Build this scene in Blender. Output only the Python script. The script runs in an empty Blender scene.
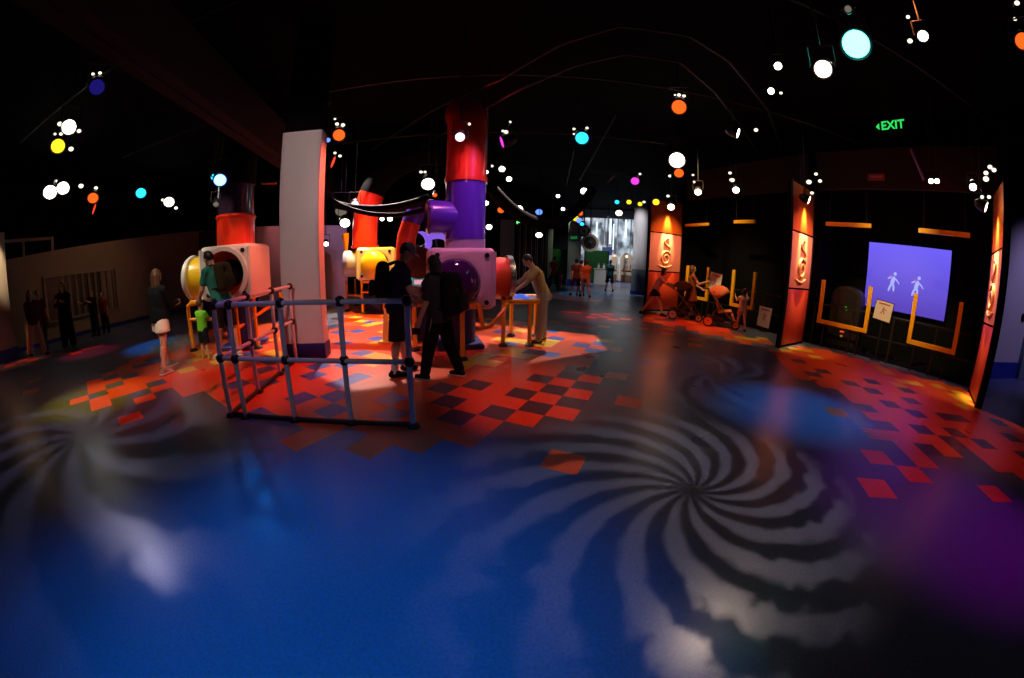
import bpy, bmesh, math, random
from mathutils import Vector, Matrix, Euler
random.seed(7)
PI = math.pi
SC = bpy.context.scene
COL = SC.collection
V3 = Vector
def R(d): return math.radians(d)

# ------------------------------------------------------------------ camera
CH = 1.5645                      # eye height of the photographer
FPX, PITCH, ROLL, K3 = 363.758, 0.2240548, 0.0214025, -0.0348558
cam = bpy.data.cameras.new('camera'); camo = bpy.data.objects.new('camera', cam); COL.objects.link(camo)
cr, sr, cp, sp = math.cos(ROLL), math.sin(ROLL), math.cos(PITCH), math.sin(PITCH)
CM = Matrix(((1,0,0),(0,cp,sp),(0,-sp,cp))) @ Matrix(((1,0,0),(0,0,-1),(0,1,0))) @ Matrix(((cr,-sr,0),(sr,cr,0),(0,0,1)))
camo.matrix_world = Matrix.Translation((0,0,CH)) @ CM.to_4x4()
cam.sensor_width = 36; cam.sensor_fit = 'HORIZONTAL'
cam.type = 'PANO'; cam.panorama_type = 'FISHEYE_LENS_POLYNOMIAL'
FMM = FPX*36/1024
cam.fisheye_fov = R(200)
cam.fisheye_polynomial_k0 = 0; cam.fisheye_polynomial_k1 = -1/FMM; cam.fisheye_polynomial_k2 = 0
cam.fisheye_polynomial_k3 = -K3/FMM**3; cam.fisheye_polynomial_k4 = 0
cam.clip_end = 200
SC.camera = camo
def ray(px, py):                 # direction in the room of a point of the photograph
    x, y = px-512, -(py-339); r = math.hypot(x,y)+1e-9; q = r/FPX; th = q+K3*q**3
    return CM @ V3((math.sin(th)*x/r, math.sin(th)*y/r, -math.cos(th)))
def fl(px, py, z=0):
    d = ray(px,py); t = (z-CH)/d.z
    return V3((d.x*t, d.y*t, z))
def at(px, py, dist):
    d = ray(px,py); t = dist/math.hypot(d.x,d.y)
    return V3((d.x*t, d.y*t, CH+d.z*t))
def onplane(px, py, P, d):
    r = ray(px,py); nx, ny = -d[1], d[0]; t = (nx*P[0]+ny*P[1])/(nx*r.x+ny*r.y)
    return V3((r.x*t, r.y*t, CH+r.z*t))

# ------------------------------------------------------------------ render look
SC.view_settings.view_transform = 'Standard'; SC.view_settings.look = 'None'
SC.view_settings.gamma = 1; SC.view_settings.use_curve_mapping = False; SC.view_settings.exposure = 0.0
w = bpy.data.worlds.new('world'); SC.world = w; w.use_nodes = True
w.node_tree.nodes['Background'].inputs[0].default_value = (0.02,0.015,0.03,1)
w.node_tree.nodes['Background'].inputs[1].default_value = 0.02
SC.cycles.use_denoising = True
SC.cycles.sample_clamp_indirect = 3.0
SC.cycles.max_bounces = 5; SC.cycles.diffuse_bounces = 3; SC.cycles.glossy_bounces = 3
SC.cycles.use_light_tree = True

# ------------------------------------------------------------------ materials
MATS = {}
def mat(name, col, rough=0.5, metal=0.0, noise=0.0, nscale=30, bump=0.0, coat=0.0, spec=0.5):
    if name in MATS: return MATS[name]
    m = bpy.data.materials.new(name); m.use_nodes = True; nt = m.node_tree; b = nt.nodes['Principled BSDF']
    b.inputs['Base Color'].default_value = (*col,1); b.inputs['Roughness'].default_value = rough
    b.inputs['Metallic'].default_value = metal; b.inputs['Coat Weight'].default_value = coat
    b.inputs['Specular IOR Level'].default_value = spec
    if noise or bump:
        tc = nt.nodes.new('ShaderNodeTexCoord'); n = nt.nodes.new('ShaderNodeTexNoise'); n.inputs['Scale'].default_value = nscale
        n.inputs['Detail'].default_value = 4
        nt.links.new(tc.outputs['Object'], n.inputs['Vector'])
        if noise:
            mr = nt.nodes.new('ShaderNodeMapRange'); mr.inputs[3].default_value = 1-noise; mr.inputs[4].default_value = 1+noise
            nt.links.new(n.outputs['Fac'], mr.inputs[0])
            mx = nt.nodes.new('ShaderNodeMix'); mx.data_type = 'RGBA'; mx.blend_type = 'MULTIPLY'; mx.inputs[0].default_value = 1
            mx.inputs[6].default_value = (*col,1); nt.links.new(mr.outputs[0], mx.inputs[7]); nt.links.new(mx.outputs[2], b.inputs['Base Color'])
        if bump:
            bp = nt.nodes.new('ShaderNodeBump'); bp.inputs['Strength'].default_value = bump; bp.inputs['Distance'].default_value = 0.01
            nt.links.new(n.outputs['Fac'], bp.inputs['Height']); nt.links.new(bp.outputs['Normal'], b.inputs['Normal'])
    MATS[name] = m; return m
def glow(name, col, s, sample=False):
    if name in MATS: return MATS[name]
    m = bpy.data.materials.new(name); m.use_nodes = True; nt = m.node_tree; b = nt.nodes['Principled BSDF']
    b.inputs['Base Color'].default_value = (0.02,0.02,0.02,1); b.inputs['Emission Color'].default_value = (*col,1); b.inputs['Emission Strength'].default_value = s
    if not sample: m.cycles.emission_sampling = 'NONE'
    MATS[name] = m; return m
mat('black', (.005,.005,.006), .8, spec=.08); mat('blackmetal', (.012,.012,.013), .4, noise=.2); mat('ceilblack', (.003,.0025,.0035), .9, noise=.3, nscale=4, spec=.05)
mat('darkbrown', (.030,.021,.016), .8, noise=.15, nscale=5, spec=.1); mat('cable', (.004,.004,.005), .7, spec=.1)
mat('white', (.72,.70,.70), .45, noise=.04, nscale=6); mat('offwall', (.42,.38,.36), .8, noise=.06, nscale=3)
mat('tanwall', (.30,.24,.19), .85, noise=.08, nscale=2); mat('bluebase', (.01,.03,.28), .5)
mat('greywall', (.45,.44,.46), .8, noise=.05, nscale=3)
mat('red', (.80,.05,.02), .3, coat=.3); mat('purple', (.11,.04,.50), .25, coat=.4); mat('yellow', (.95,.50,.02), .35)
mat('amberpipe', (.90,.33,.01), .35, noise=.06); mat('silver', (.75,.74,.76), .25, metal=.9); mat('dome', (.05,.012,.10), .12, coat=1)
mat('yellowdrum', (.95,.62,.02), .3, coat=.3); mat('reddrum', (.75,.10,.02), .4); mat('greydrum', (.45,.43,.45), .35)
mat('pvc', (.66,.62,.66), .4); mat('joint', (.008,.008,.01), .4); mat('rubber', (.01,.01,.01), .6)
mat('clear', (.55,.50,.60), .2, coat=.5); mat('pedestal', (.02,.03,.20), .5)
mat('orangepanel', (.85,.20,.015), .55, noise=.05); mat('pinkpanel', (.80,.36,.26), .55, noise=.06, nscale=8); mat('redpanel', (.45,.045,.015), .5)
mat('relief', (.85,.50,.25), .3, metal=.3); mat('paper', (.75,.68,.68), .6); mat('ink', (.45,.12,.12), .7); mat('inkgrey', (.3,.28,.32), .7)
mat('barorange', (.95,.48,.01), .45); mat('greenpanel', (.006,.10,.010), .6, noise=.1); mat('bluegrey', (.16,.22,.26), .6)
mat('glassdark', (.02,.02,.025), .1); mat('frame', (.30,.26,.21), .6)
mat('slat', (.20,.17,.14), .7)
# cloth / body
def skin(n, c): return mat('skin_'+n, c, .5, noise=.05)
skin('fair', (.60,.34,.24)); skin('tan', (.42,.22,.14))
def cloth(n, c): return mat('cloth_'+n, c, .9, noise=.15, nscale=60, bump=.3, spec=.15)

# ------------------------------------------------------------------ mesh helper
ROOT = {}
class MB:
    def __init__(s): s.bm = bmesh.new()
    def _add(s, geom, M):
        bmesh.ops.transform(s.bm, matrix=M, verts=[g for g in geom if isinstance(g, bmesh.types.BMVert)])
    def box(s, c, size, rz=0, bevel=0, seg=3, rot=None):
        r = bmesh.ops.create_cube(s.bm, size=1); vs = r['verts']
        bmesh.ops.scale(s.bm, vec=size, verts=vs)
        if bevel:
            es = list({e for v in vs for e in v.link_edges})
            rr = bmesh.ops.bevel(s.bm, geom=vs+es, offset=bevel, segments=seg, profile=.5, affect='EDGES')
            vs = list({v for f in rr['faces'] for v in f.verts} | {v for v in vs if v.is_valid})
        M = Matrix.Translation(c) @ (rot.to_4x4() if rot else Matrix.Rotation(rz,4,'Z'))
        bmesh.ops.transform(s.bm, matrix=M, verts=vs); return s
    def cyl(s, a, b, r, r2=None, n=20, cap=True):
        a, b = V3(a), V3(b); d = b-a; L = d.length
        rr = bmesh.ops.create_cone(s.bm, cap_ends=cap, cap_tris=False, segments=n, radius1=r, radius2=r if r2 is None else r2, depth=L)
        M = Matrix.Translation((a+b)/2) @ d.to_track_quat('Z','Y').to_matrix().to_4x4()
        bmesh.ops.transform(s.bm, matrix=M, verts=rr['verts']); return s
    def sph(s, c, r, sc=(1,1,1), n=16, rot=None):
        rr = bmesh.ops.create_uvsphere(s.bm, u_segments=n, v_segments=max(6,n//2+2), radius=r)
        M = Matrix.Translation(c) @ (rot.to_4x4() if rot else Matrix()) @ Matrix.Diagonal((*sc,1))
        bmesh.ops.transform(s.bm, matrix=M, verts=rr['verts']); return s
    def tube(s, pts, r, n=14, cap=True):
        pts = [V3(p) for p in pts]; rs = r if isinstance(r,(list,tuple)) else [r]*len(pts)
        rings = []; up = None
        for i, p in enumerate(pts):
            t = (pts[min(i+1,len(pts)-1)]-pts[max(i-1,0)]).normalized()
            if up is None: up = V3((0,0,1)) if abs(t.z) < .9 else V3((1,0,0))
            x = up.cross(t)
            if x.length < 1e-4: x = V3((1,0,0)).cross(t)
            x.normalize(); y = t.cross(x).normalized(); up = y
            rings.append([s.bm.verts.new(p+rs[i]*(math.cos(a)*x+math.sin(a)*y)) for a in [2*PI*k/n for k in range(n)]])
        for a, b in zip(rings, rings[1:]):
            for k in range(n): s.bm.faces.new((a[k],a[(k+1)%n],b[(k+1)%n],b[k]))
        if cap:
            s.bm.faces.new(list(reversed(rings[0]))); s.bm.faces.new(rings[-1])
        return s
    def lathe(s, prof, a, b, n=32):
        """profile [(t,r)] revolved about the line a -> b, t in metres along it"""
        a, b = V3(a), V3(b); d = (b-a).normalized(); q = d.to_track_quat('Z','Y').to_matrix(); rings = []
        for t, r in prof:
            rings.append([s.bm.verts.new(a+d*t+q@V3((r*math.cos(2*PI*k/n), r*math.sin(2*PI*k/n),0))) for k in range(n)])
        for u, v in zip(rings, rings[1:]):
            for k in range(n): s.bm.faces.new((u[k],u[(k+1)%n],v[(k+1)%n],v[k]))
        return s
    def ring(s, c, axis, r_in, r_out, th, n=36):
        a = V3(axis).normalized(); c = V3(c)
        return s.lathe([(-th/2,r_in),(-th/2,r_out),(th/2,r_out),(th/2,r_in),(-th/2,r_in)], c, c+a, n)
    def prism(s, poly, th, M):
        """2-D outline (x,z) extruded in y by th, then placed by M"""
        f = [s.bm.verts.new(M@V3((x,-th/2,z))) for x,z in poly]; g = [s.bm.verts.new(M@V3((x,th/2,z))) for x,z in poly]
        s.bm.faces.new(f); s.bm.faces.new(list(reversed(g))); n = len(f)
        for k in range(n): s.bm.faces.new((f[(k+1)%n],f[k],g[k],g[(k+1)%n]))
        return s
    def quad(s, *ps):
        s.bm.faces.new([s.bm.verts.new(p) for p in ps]); return s
    def build(s, name, m, parent=None, smooth=True, world=False, weld=False):
        bm = s.bm
        if weld: bmesh.ops.remove_doubles(bm, verts=bm.verts, dist=1e-5)
        bmesh.ops.recalc_face_normals(bm, faces=bm.faces)
        me = bpy.data.meshes.new(name)
        if world and parent is not None: bm.transform(ROOT[parent.name].inverted())
        bm.to_mesh(me); bm.free()
        o = bpy.data.objects.new(name, me); COL.objects.link(o)
        if m is not None: me.materials.append(MATS[m] if isinstance(m,str) else m)
        if smooth:
            me.shade_smooth(); me.set_sharp_from_angle(angle=R(38))
        if parent is not None:
            o.parent = parent; ROOT[o.name] = ROOT.get(parent.name, Matrix())
        else: ROOT[o.name] = Matrix()
        return o
def thing(name, label, cat, loc=(0,0,0), rz=0, group=None):
    o = bpy.data.objects.new(name, None); COL.objects.link(o); o.empty_display_size = .2
    o.location = loc; o.rotation_euler = (0,0,rz); o['label'] = label; o['category'] = cat
    if group: o['group'] = group
    ROOT[o.name] = Matrix.Translation(loc) @ Matrix.Rotation(rz,4,'Z'); return o
def tag(o, label, cat, group=None):
    o['label'] = label; o['category'] = cat
    if group: o['group'] = group
    return o
def struct(o): o['kind'] = 'structure'; return o
def bez(p0, p1, p2, p3, n=14):
    p0,p1,p2,p3 = map(V3,(p0,p1,p2,p3))
    return [((1-t)**3)*p0+3*t*(1-t)**2*p1+3*t*t*(1-t)*p2+t**3*p3 for t in [i/n for i in range(n+1)]]

# ================================================================== THE ROOM
CEIL = 5.6
# floor: one mesh of square vinyl tiles, the inlay read row by row
TH, SS, OX, OY = -0.440209675, 0.194818893*CH, 0.387020096*CH, 2.51836242*CH
def Z(x0,y0,s,pts): return [(x0+x/s,y0+y/s) for x,y in pts]
def lat(px,py):
    p = fl(px,py); a, b = p.x-OX, p.y-OY; c, s_ = math.cos(TH), math.sin(TH)
    return ((c*a+s_*b)/SS, (s_*a-c*b)/SS)
def inside(poly,x,y):
    c=False;n=len(poly)
    for i in range(n):
        (x1,y1),(x2,y2)=poly[i],poly[(i+1)%n]
        if (y1>y)!=(y2>y) and x<(x2-x1)*(y-y1)/(y2-y1)+x1: c=not c
    return c
cells={}
def poly(pts,col):
    P=[tuple(lat(*p)) for p in pts]
    xs=[p[0] for p in P];ys=[p[1] for p in P]
    for i in range(int(min(xs))-1,int(max(xs))+2):
        for j in range(int(min(ys))-1,int(max(ys))+2):
            if inside(P,i+.5,j+.5): cells[(i,j)]=col
def mark(pts,col):
    for p in pts:
        a=lat(*p); k=(int(math.floor(a[0])),int(math.floor(a[1])))
        if col is None: cells.pop(k,None)
        else: cells[k]=col
# ---- centre carpet: whole machine island
poly([(150,350),(112,372),(84,386),(86,402),(112,398),(165,392),(215,392),(240,412),(300,424),(345,432),(352,440),(395,440),(420,437),(470,445),(505,427),(540,425),(580,410),(585,395),(570,380),(575,366),(600,362),(616,350),(608,338),(590,333),(560,332),(540,325),(500,318),(430,318),(345,318),(330,330),(260,322),(190,330)],'r')
s=3.938
mark(Z(400,330,s,[(670,270),(530,305),(385,325),(300,218),(160,230),(185,283),(220,345),(470,250),(545,190),(655,178),(600,235),(730,218),(690,285),(760,160),(680,320),(640,340)]),'n')
# explicit from the lattice
for c in [(0,0),(-1,1),(-2,2),(-3,3),(-4,0),(-5,1),(-4,2),(-2,-2),(-1,-3),(-1,-1),(0,-2),(-2,0),(-1,2.5)]:
    if c[1]==int(c[1]): cells[c]='n'
for c in [(-1,0),(0,-1),(0,1),(-1,2),(-2,1),(-2,3),(-2,4),(-3,4),(-3,5),(-3,2),(-1,-2),(0,-3),(1,-4),(1,4),(2,-1),(-2,-1),(-3,0),(-3,1),(-3,-1),(-4,1)]: cells[c]='r'
for c in [(1,0),(1,1),(0,2),(-1,3),(-1,4),(-2,5),(1,-1),(1,-2),(2,-2),(1,-3),(0,3)]: cells.pop(c,None)
mark(Z(400,330,s,[(955,128),(905,282),(850,182)]),'r')
poly([(346,300),(440,300),(445,326),(345,326)],'r')
mark([(352,318),(365,320),(372,312),(385,316),(395,310),(360,306),(405,318),(348,310),(378,322),(392,322),(368,309)],'y')
# yellow near table
mark(Z(400,330,s,[(240,148),(330,100),(370,125),(300,112),(350,135),(490,107),(570,65),(430,35),(395,40),(460,40),(330,92),(260,140),(480,75),(440,90)]),'y')
mark(Z(400,330,s,[(725,52),(665,44),(705,65),(760,75),(785,60),(780,85),(815,90),(640,30)]),'b')
mark(Z(400,330,s,[(690,35),(715,50)]),'r')
# below the railing
s=5.12
mark(Z(220,340,s,[(420,300),(565,300),(555,375),(865,300),(870,380),(705,205),(550,225),(480,185),(620,235),(560,130),(700,75),(680,120),(230,145),(130,210),(240,205),(220,380)]),'b')
mark(Z(220,340,s,[(395,480),(750,540),(960,540),(860,470)]),'r')
mark(Z(220,340,s,[(830,75),(840,115)]),'y')
# zoom 310..430 x 280..440 scale 4.233
s=4.233
mark(Z(310,280,s,[(230,318),(150,350),(210,418),(120,430),(160,260),(280,245),(110,225),(200,210)]),'b')
mark(Z(310,280,s,[(320,315),(345,340),(310,265)]),'y')
# left zone 0..260x320..500 scale 3.765
s=3.765
mark(Z(0,320,s,[(525,178),(580,235),(405,222),(480,218),(345,255),(420,255),(370,285),(530,265),(570,155),(600,150)]),'b')
mark(Z(0,320,s,[(400,210),(450,195),(350,245),(420,235),(350,270),(430,265),(285,312),(370,330),(485,372),(525,303),(480,190),(110,235),(95,272)]),'r')
mark(Z(0,320,s,[(710,190),(740,130),(760,110),(800,165),(730,150)]),'y')
# machine one surroundings, zoom 170..290x220..370 scale 4.517
s=4.517
mark(Z(170,220,s,[(430,605),(500,605),(470,540),(280,590),(350,600),(110,600),(230,640),(300,640)]),'y')
mark(Z(170,220,s,[(440,640),(380,560),(330,610)]),'b')
# ---- right carpet
poly([(777,348),(800,347),(835,352),(868,362),(905,373),(930,380),(962,388),(985,402),(1010,420),(1040,440),(1060,470),(1030,480),(985,462),(965,470),(945,455),(925,470),(915,468),(905,450),(885,435),(870,420),(868,408),(850,400),(820,385),(790,372),(770,356)],'r')
s=3.568
mark(Z(760,330,s,[(150,118),(195,140),(180,163),(290,178),(390,187),(395,222),(515,220),(530,258),(555,303),(655,315),(750,327),(845,335),(575,355),(685,368),(890,388),(670,400),(605,430),(820,410),(470,265),(935,455)]),'n')
mark(Z(760,330,s,[(420,455),(425,565),(550,517),(840,585),(420,370),(270,292),(340,250),(925,525),(860,445)]),'r')
mark(Z(760,330,s,[(140,68),(100,72),(180,75),(190,100),(455,150),(460,185),(545,195),(570,198),(700,230),(720,240),(755,285),(690,215),(660,210),(735,260),(430,140)]),'y')
mark(Z(760,330,s,[(480,345),(710,510),(760,440),(700,480)]),None)
# ---- bay two carpet
s=6.16
poly(Z(630,240,s,[(90,450),(230,455),(380,480),(500,500),(640,580),(735,600),(860,600),(860,640),(700,640),(560,600),(380,560),(330,530),(240,520),(100,500)]),'r')
mark(Z(630,240,s,[(75,545),(225,555),(225,580),(370,570),(390,615),(395,655),(225,525),(75,520)]),'r')
mark(Z(630,240,s,[(165,460),(210,460),(435,500),(470,510),(400,490),(690,605),(770,612),(820,608),(650,600)]),'y')
# far hall: pools of red and cyan light put into the tile colours
mark([(580,313),(595,315),(603,316),(612,314),(622,318),(598,324),(608,326),(585,326),(570,312)],'r')
mark([(590,318),(612,320),(600,312),(590,300),(560,322),(575,327)],'r')
mark([(585,304),(600,306),(560,300)],'c')
mark([(70,352),(82,349),(95,347),(78,352),(20,362),(10,365),(30,360)],'r')  # red light pools at far left, painted as red tiles
def build_floor():
    mats = {}
    def fm(k, col, rough=.29):
        m = mat('vinyl_'+k, col, rough); nt = m.node_tree; b = nt.nodes['Principled BSDF']
        tc = nt.nodes.new('ShaderNodeTexCoord'); n1 = nt.nodes.new('ShaderNodeTexNoise'); n1.inputs['Scale'].default_value = 60; n1.inputs['Detail'].default_value = 6
        n2 = nt.nodes.new('ShaderNodeTexNoise'); n2.inputs['Scale'].default_value = 1.3; n2.inputs['Detail'].default_value = 3
        nt.links.new(tc.outputs['Object'], n1.inputs['Vector']); nt.links.new(tc.outputs['Object'], n2.inputs['Vector'])
        mr = nt.nodes.new('ShaderNodeMapRange'); mr.inputs[1].default_value = .3; mr.inputs[2].default_value = .7; mr.inputs[3].default_value = .78; mr.inputs[4].default_value = 1.22
        nt.links.new(n1.outputs['Fac'], mr.inputs[0])
        mx = nt.nodes.new('ShaderNodeMix'); mx.data_type = 'RGBA'; mx.blend_type = 'MULTIPLY'; mx.inputs[0].default_value = 1
        mx.inputs[6].default_value = (*col,1); nt.links.new(mr.outputs[0], mx.inputs[7]); nt.links.new(mx.outputs[2], b.inputs['Base Color'])
        r2 = nt.nodes.new('ShaderNodeMapRange'); r2.inputs[3].default_value = rough-.07; r2.inputs[4].default_value = rough+.1
        nt.links.new(n2.outputs['Fac'], r2.inputs[0]); nt.links.new(r2.outputs[0], b.inputs['Roughness'])
        bp = nt.nodes.new('ShaderNodeBump'); bp.inputs['Strength'].default_value = .12; bp.inputs['Distance'].default_value = .004
        nt.links.new(n1.outputs['Fac'], bp.inputs['Height']); nt.links.new(bp.outputs['Normal'], b.inputs['Normal'])
        return m
    order = ['base','r','n','y','b','c']
    ms = [fm('base',(.10,.12,.22)), fm('r',(.74,.10,.035)), fm('n',(.075,.06,.14)), fm('y',(.82,.50,.045)), fm('b',(.07,.12,.42)), fm('c',(.02,.30,.42))]  # the cyan tone only stands for cyan light on the far floor
    rnd = random.Random(3)
    me = bpy.data.meshes.new('floor'); c, s_ = math.cos(TH)*SS, math.sin(TH)*SS
    I0, I1, J0, J1 = -75, 100, -130, 55
    verts, faces, mi, idx = [], [], [], {}
    def P(i,j): return (c*i+s_*j+OX, s_*i-c*j+OY)
    def vid(i,j):
        if (i,j) not in idx: idx[(i,j)] = len(verts); verts.append((*P(i,j),0))
        return idx[(i,j)]
    for i in range(I0,I1):
        for j in range(J0,J1):
            x, y = P(i+.5,j+.5)
            if not (-17.5 < x < 18.5 and -5.5 < y < 38.5): continue
            faces.append((vid(i,j),vid(i,j+1),vid(i+1,j+1),vid(i+1,j))); k = cells.get((i,j),'base')
            if k == 'r' and -20 < i < 6 and j < 3 and j < -5 and rnd.random() < .22: k = rnd.choice('yyb')
            mi.append(order.index(k))
    me.from_pydata(verts, [], faces)
    for m in ms: me.materials.append(m)
    me.polygons.foreach_set('material_index', mi); me.update()
    o = bpy.data.objects.new('floor', me); COL.objects.link(o)
    if me.polygons[0].normal.z < 0: me.flip_normals()
    return struct(o)
build_floor()
struct(MB().box((.5,16.5,CEIL+.1),(37,45,.2)).build('ceiling','ceilblack',smooth=False))
struct(MB().box((-17.6,16.5,CEIL/2),(.2,45,CEIL)).build('wall_left','black',smooth=False))
struct(MB().box((18.6,16.5,CEIL/2),(.2,45,CEIL)).build('wall_right','black',smooth=False))
struct(MB().box((.5,-5.6,CEIL/2),(37,.2,CEIL)).build('wall_front','black',smooth=False))

# black painted beam running over the column, and the column
u = V3((-.265,.964,0)); v = V3((.964,.265,0))
A = V3((-2.78,0,0))+u*0; 
b0 = V3((-2.98,-.0,0)); 
m = MB()
c0 = V3((-3.02,0,4.02))-u*5; c1 = V3((-3.02,0,4.02))+u*22
ang = math.atan2(u.y,u.x)
m.box((c0+c1)/2, ((c1-c0).length,.42,.72), rz=ang, bevel=.015, seg=2)
m.box((c0+c1)/2+V3((0,0,-.375)), ((c1-c0).length,.06,.03), rz=ang)
struct(m.build('ceiling_beam','darkbrown'))
cd = V3((.975,.222,0)); cn = V3((-.222,.975,0)); cf = V3((-3.66,5.04,0)); W_ = .676
cc = cf+cd*W_/2+cn*.15; ca = math.atan2(cd.y,cd.x)
m = MB().box(cc+V3((0,0,1.825)),(W_,.30,3.65),rz=ca,bevel=.012,seg=2)
col = struct(m.build('column','white'))
struct(MB().box(cc+V3((0,0,.125)),(W_+.02,.32,.25),rz=ca,bevel=.006,seg=1).build('baseboard_column','bluebase'))
struct(MB().box(cc+V3((0,0,4.62)),(W_*.9,.26,1.94),rz=ca).build('column_head','ceilblack'))

# low tan wall at the far left with a slatted window
def lp(px,py): return onplane(px,py,(-13.36,3.55),(.04,1))
m = MB()
P0, P1 = V3((-13.42,1.6,0)), V3((-13.06,12.2,0)); dz0, dz1 = 2.33, 3.2
off = V3((-.25,0,0))
for a, b, za, zb in ((P0,P1,dz0,dz1),):
    q = [a, b, b+V3((0,0,zb)), a+V3((0,0,za))]; q2 = [p+off for p in q]
    m.quad(*q); m.quad(*reversed(q2))
    for k in range(4): m.quad(q[k],q[(k+1)%4],q2[(k+1)%4],q2[k])
struct(m.build('wall_far_left','tanwall',smooth=False,weld=True))
struct(MB().box((-13.19,6.9,.06),(.03,10.4,.12),rz=-.034).build('baseboard_far_left','bluebase'))
def wbox(m, y0, y1, z0, z1, th=.05, dx=0.0):
    x = lambda y: -13.36+(y-3.55)*.04
    m.box((x((y0+y1)/2)+.03+dx,(y0+y1)/2,(z0+z1)/2),(th,abs(y1-y0),z1-z0)); return m
m = MB()
y0, y1, z0, z1 = 5.02, 7.75, .58, 1.92
for a in ((y0,y1,z1-.05,z1),(y0,y1,z0,z0+.05),(y0,y0+.06,z0,z1),(y1-.06,y1,z0,z1)): wbox(m,*a,.08)
wf = struct(m.build('window_1','frame'))
m = MB(); wbox(m,y0,y1,z0,z1,.012,-.02); m.build('window_pane',mat('dimglass',(.07,.055,.045),.25),wf)
for k in range(11):
    yy = y0+.14+k*(y1-y0-.2)/10.5
    m = MB(); wbox(m,yy,yy+.09,z0+.05,z1-.05,.02,.01); m.build('window_slat','slat',wf)
# window band over that wall
m = MB()
for a in ((2.0,5.5,2.98,3.06),(2.0,5.5,2.4,2.46),(5.42,5.5,2.4,3.06),(4.45,4.52,2.4,3.06),(3.55,3.62,2.4,3.06)): wbox(m,*a,.08,-.1)
struct(m.build('window_2','frame'))
# lit pier at the very left edge
pp = at(-3,300,12.7)
m = MB().box((pp.x,pp.y,1.55),(.5,.5,3.1),rz=.3,bevel=.02,seg=2); struct(m.build('pier','offwall'))
struct(MB().box((pp.x,pp.y,.16),(.54,.54,.32),rz=.3).build('baseboard_pier','bluebase'))

# partition behind the machines
pa, pb = at(190,228,15.3), at(345,228,13.6); pa.z = pb.z = 0
def wallseg(name, a, b, h, mt, th=.2, z0=0, smooth=False):
    d = b-a; L = d.length; c = (a+b)/2
    return struct(MB().box((c.x,c.y,z0+h/2),(L,th,h),rz=math.atan2(d.y,d.x)).build(name,mt,smooth=smooth))
wallseg('wall_partition', at(250,228,13.4)*V3((1,1,0)) if False else V3((at(256,228,13.2).x,at(256,228,13.2).y,0)), V3((at(346,228,13.9).x,at(346,228,13.9).y,0)), 2.78, 'offwall')
wallseg('wall_left_return', V3((-13.06,12.0,0)), V3((at(252,228,15).x,at(252,228,15).y,0)), 3.1, 'darkbrown')
wallseg('wall_rear_left', V3((-9,13.8,0)), V3((-6.0,26,0)), 5.5, 'black')
wallseg('wall_rear', V3((-6.5,26,0)), V3((2.4,23.4,0)), 5.5, 'black')

# right: bay of black wall, fins, purple-lit corridor wall
dB = V3((.40,-.917,0)).normalized(); nB = V3((.917,.40,0)).normalized()
dA = V3((.317,-.948,0)).normalized(); nA = V3((.95,.317,0)).normalized()
RB0 = V3((7.45,7.24,0)); RB1 = RB0+dB*4.38
RA0 = V3((5.9,11.82,0)); RA1 = V3((7.36,7.45,0))
finB, finC, finA = V3((5.92,6.54,0)), V3((7.58,2.57,0)), V3((4.33,11.3,0))
struct(MB().box(tuple((RB0+RB1)/2+nB*.85+V3((0,0,.015))),(4.5,1.5,.03),rz=math.atan2(dB.y,dB.x)).build('floor_bay_shade','black',smooth=False))  # added black slab, gives the bay floor its shade
struct(MB().box(tuple((RA0+RA1)/2+nA*.85+V3((0,0,.015))),(4.7,1.5,.03),rz=math.atan2(dA.y,dA.x)).build('floor_second_bay_shade','black',smooth=False))  # same added dark slab, shades the far bay floor
wallseg('wall_bay', RB0+nB*1.68-dB*.3, RB1+nB*1.68+dB*.1, 4.9, 'black', .12)
wallseg('wall_second_bay', RA0+nA*1.6-dA*.6, RB0+nB*1.75, 4.9, 'black', .12)
wallseg('wall_bay_side', RB0+nB*.02, RB0+nB*1.6, 4.9, 'black', .14)
wallseg('wall_bay_end', RB1-nB*.6, RB1+nB*1.6, 4.9, 'black', .08)
wallseg('wall_second_bay_end', RA0-dA*.3+nA*.0, RA0-dA*.3+nA*1.7, 4.9, 'black', .12)
wallseg('trim_bay_header', RB0, RB1, .95, 'darkbrown', .12, 3.84)
wallseg('trim_second_bay_header', RA0, RA1, .95, 'darkbrown', .12, 3.84)
cw0 = at(978,370,11.0); cw0.z = 0
wallseg('wall_corridor', V3((10.75,3.82,0)), V3((17.5,3.25,0)), 4.0, 'greywall', .16)
d_ = (V3((17.5,3.25,0))-V3((10.75,3.82,0))).normalized(); n_ = V3((d_.y,-d_.x,0))
wallseg('baseboard_corridor', V3((10.75,3.82,0))+n_*.09, V3((17.5,3.25,0))+n_*.09, .42, 'bluebase', .03)
pc = onplane(1020,317,(10.75,3.82),(d_.x,d_.y))
m = MB().lathe([(0,0),(0,.11),(.05,.10),(.06,.05),(.05,0)], pc+n_*.08, pc+n_*.2, 24)
tag(m.build('wall_speaker','black'),'small round black wall fitting on the purple-lit corridor wall','speaker')
jb = onplane(1021,355,(10.75,3.82),(d_.x,d_.y)); 
struct(MB().box((jb.x,jb.y-.14,.55),(.7,.14,1.1),rz=math.atan2(d_.y,d_.x),bevel=.01).build('trim_corridor_step','bluegrey'))

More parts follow.
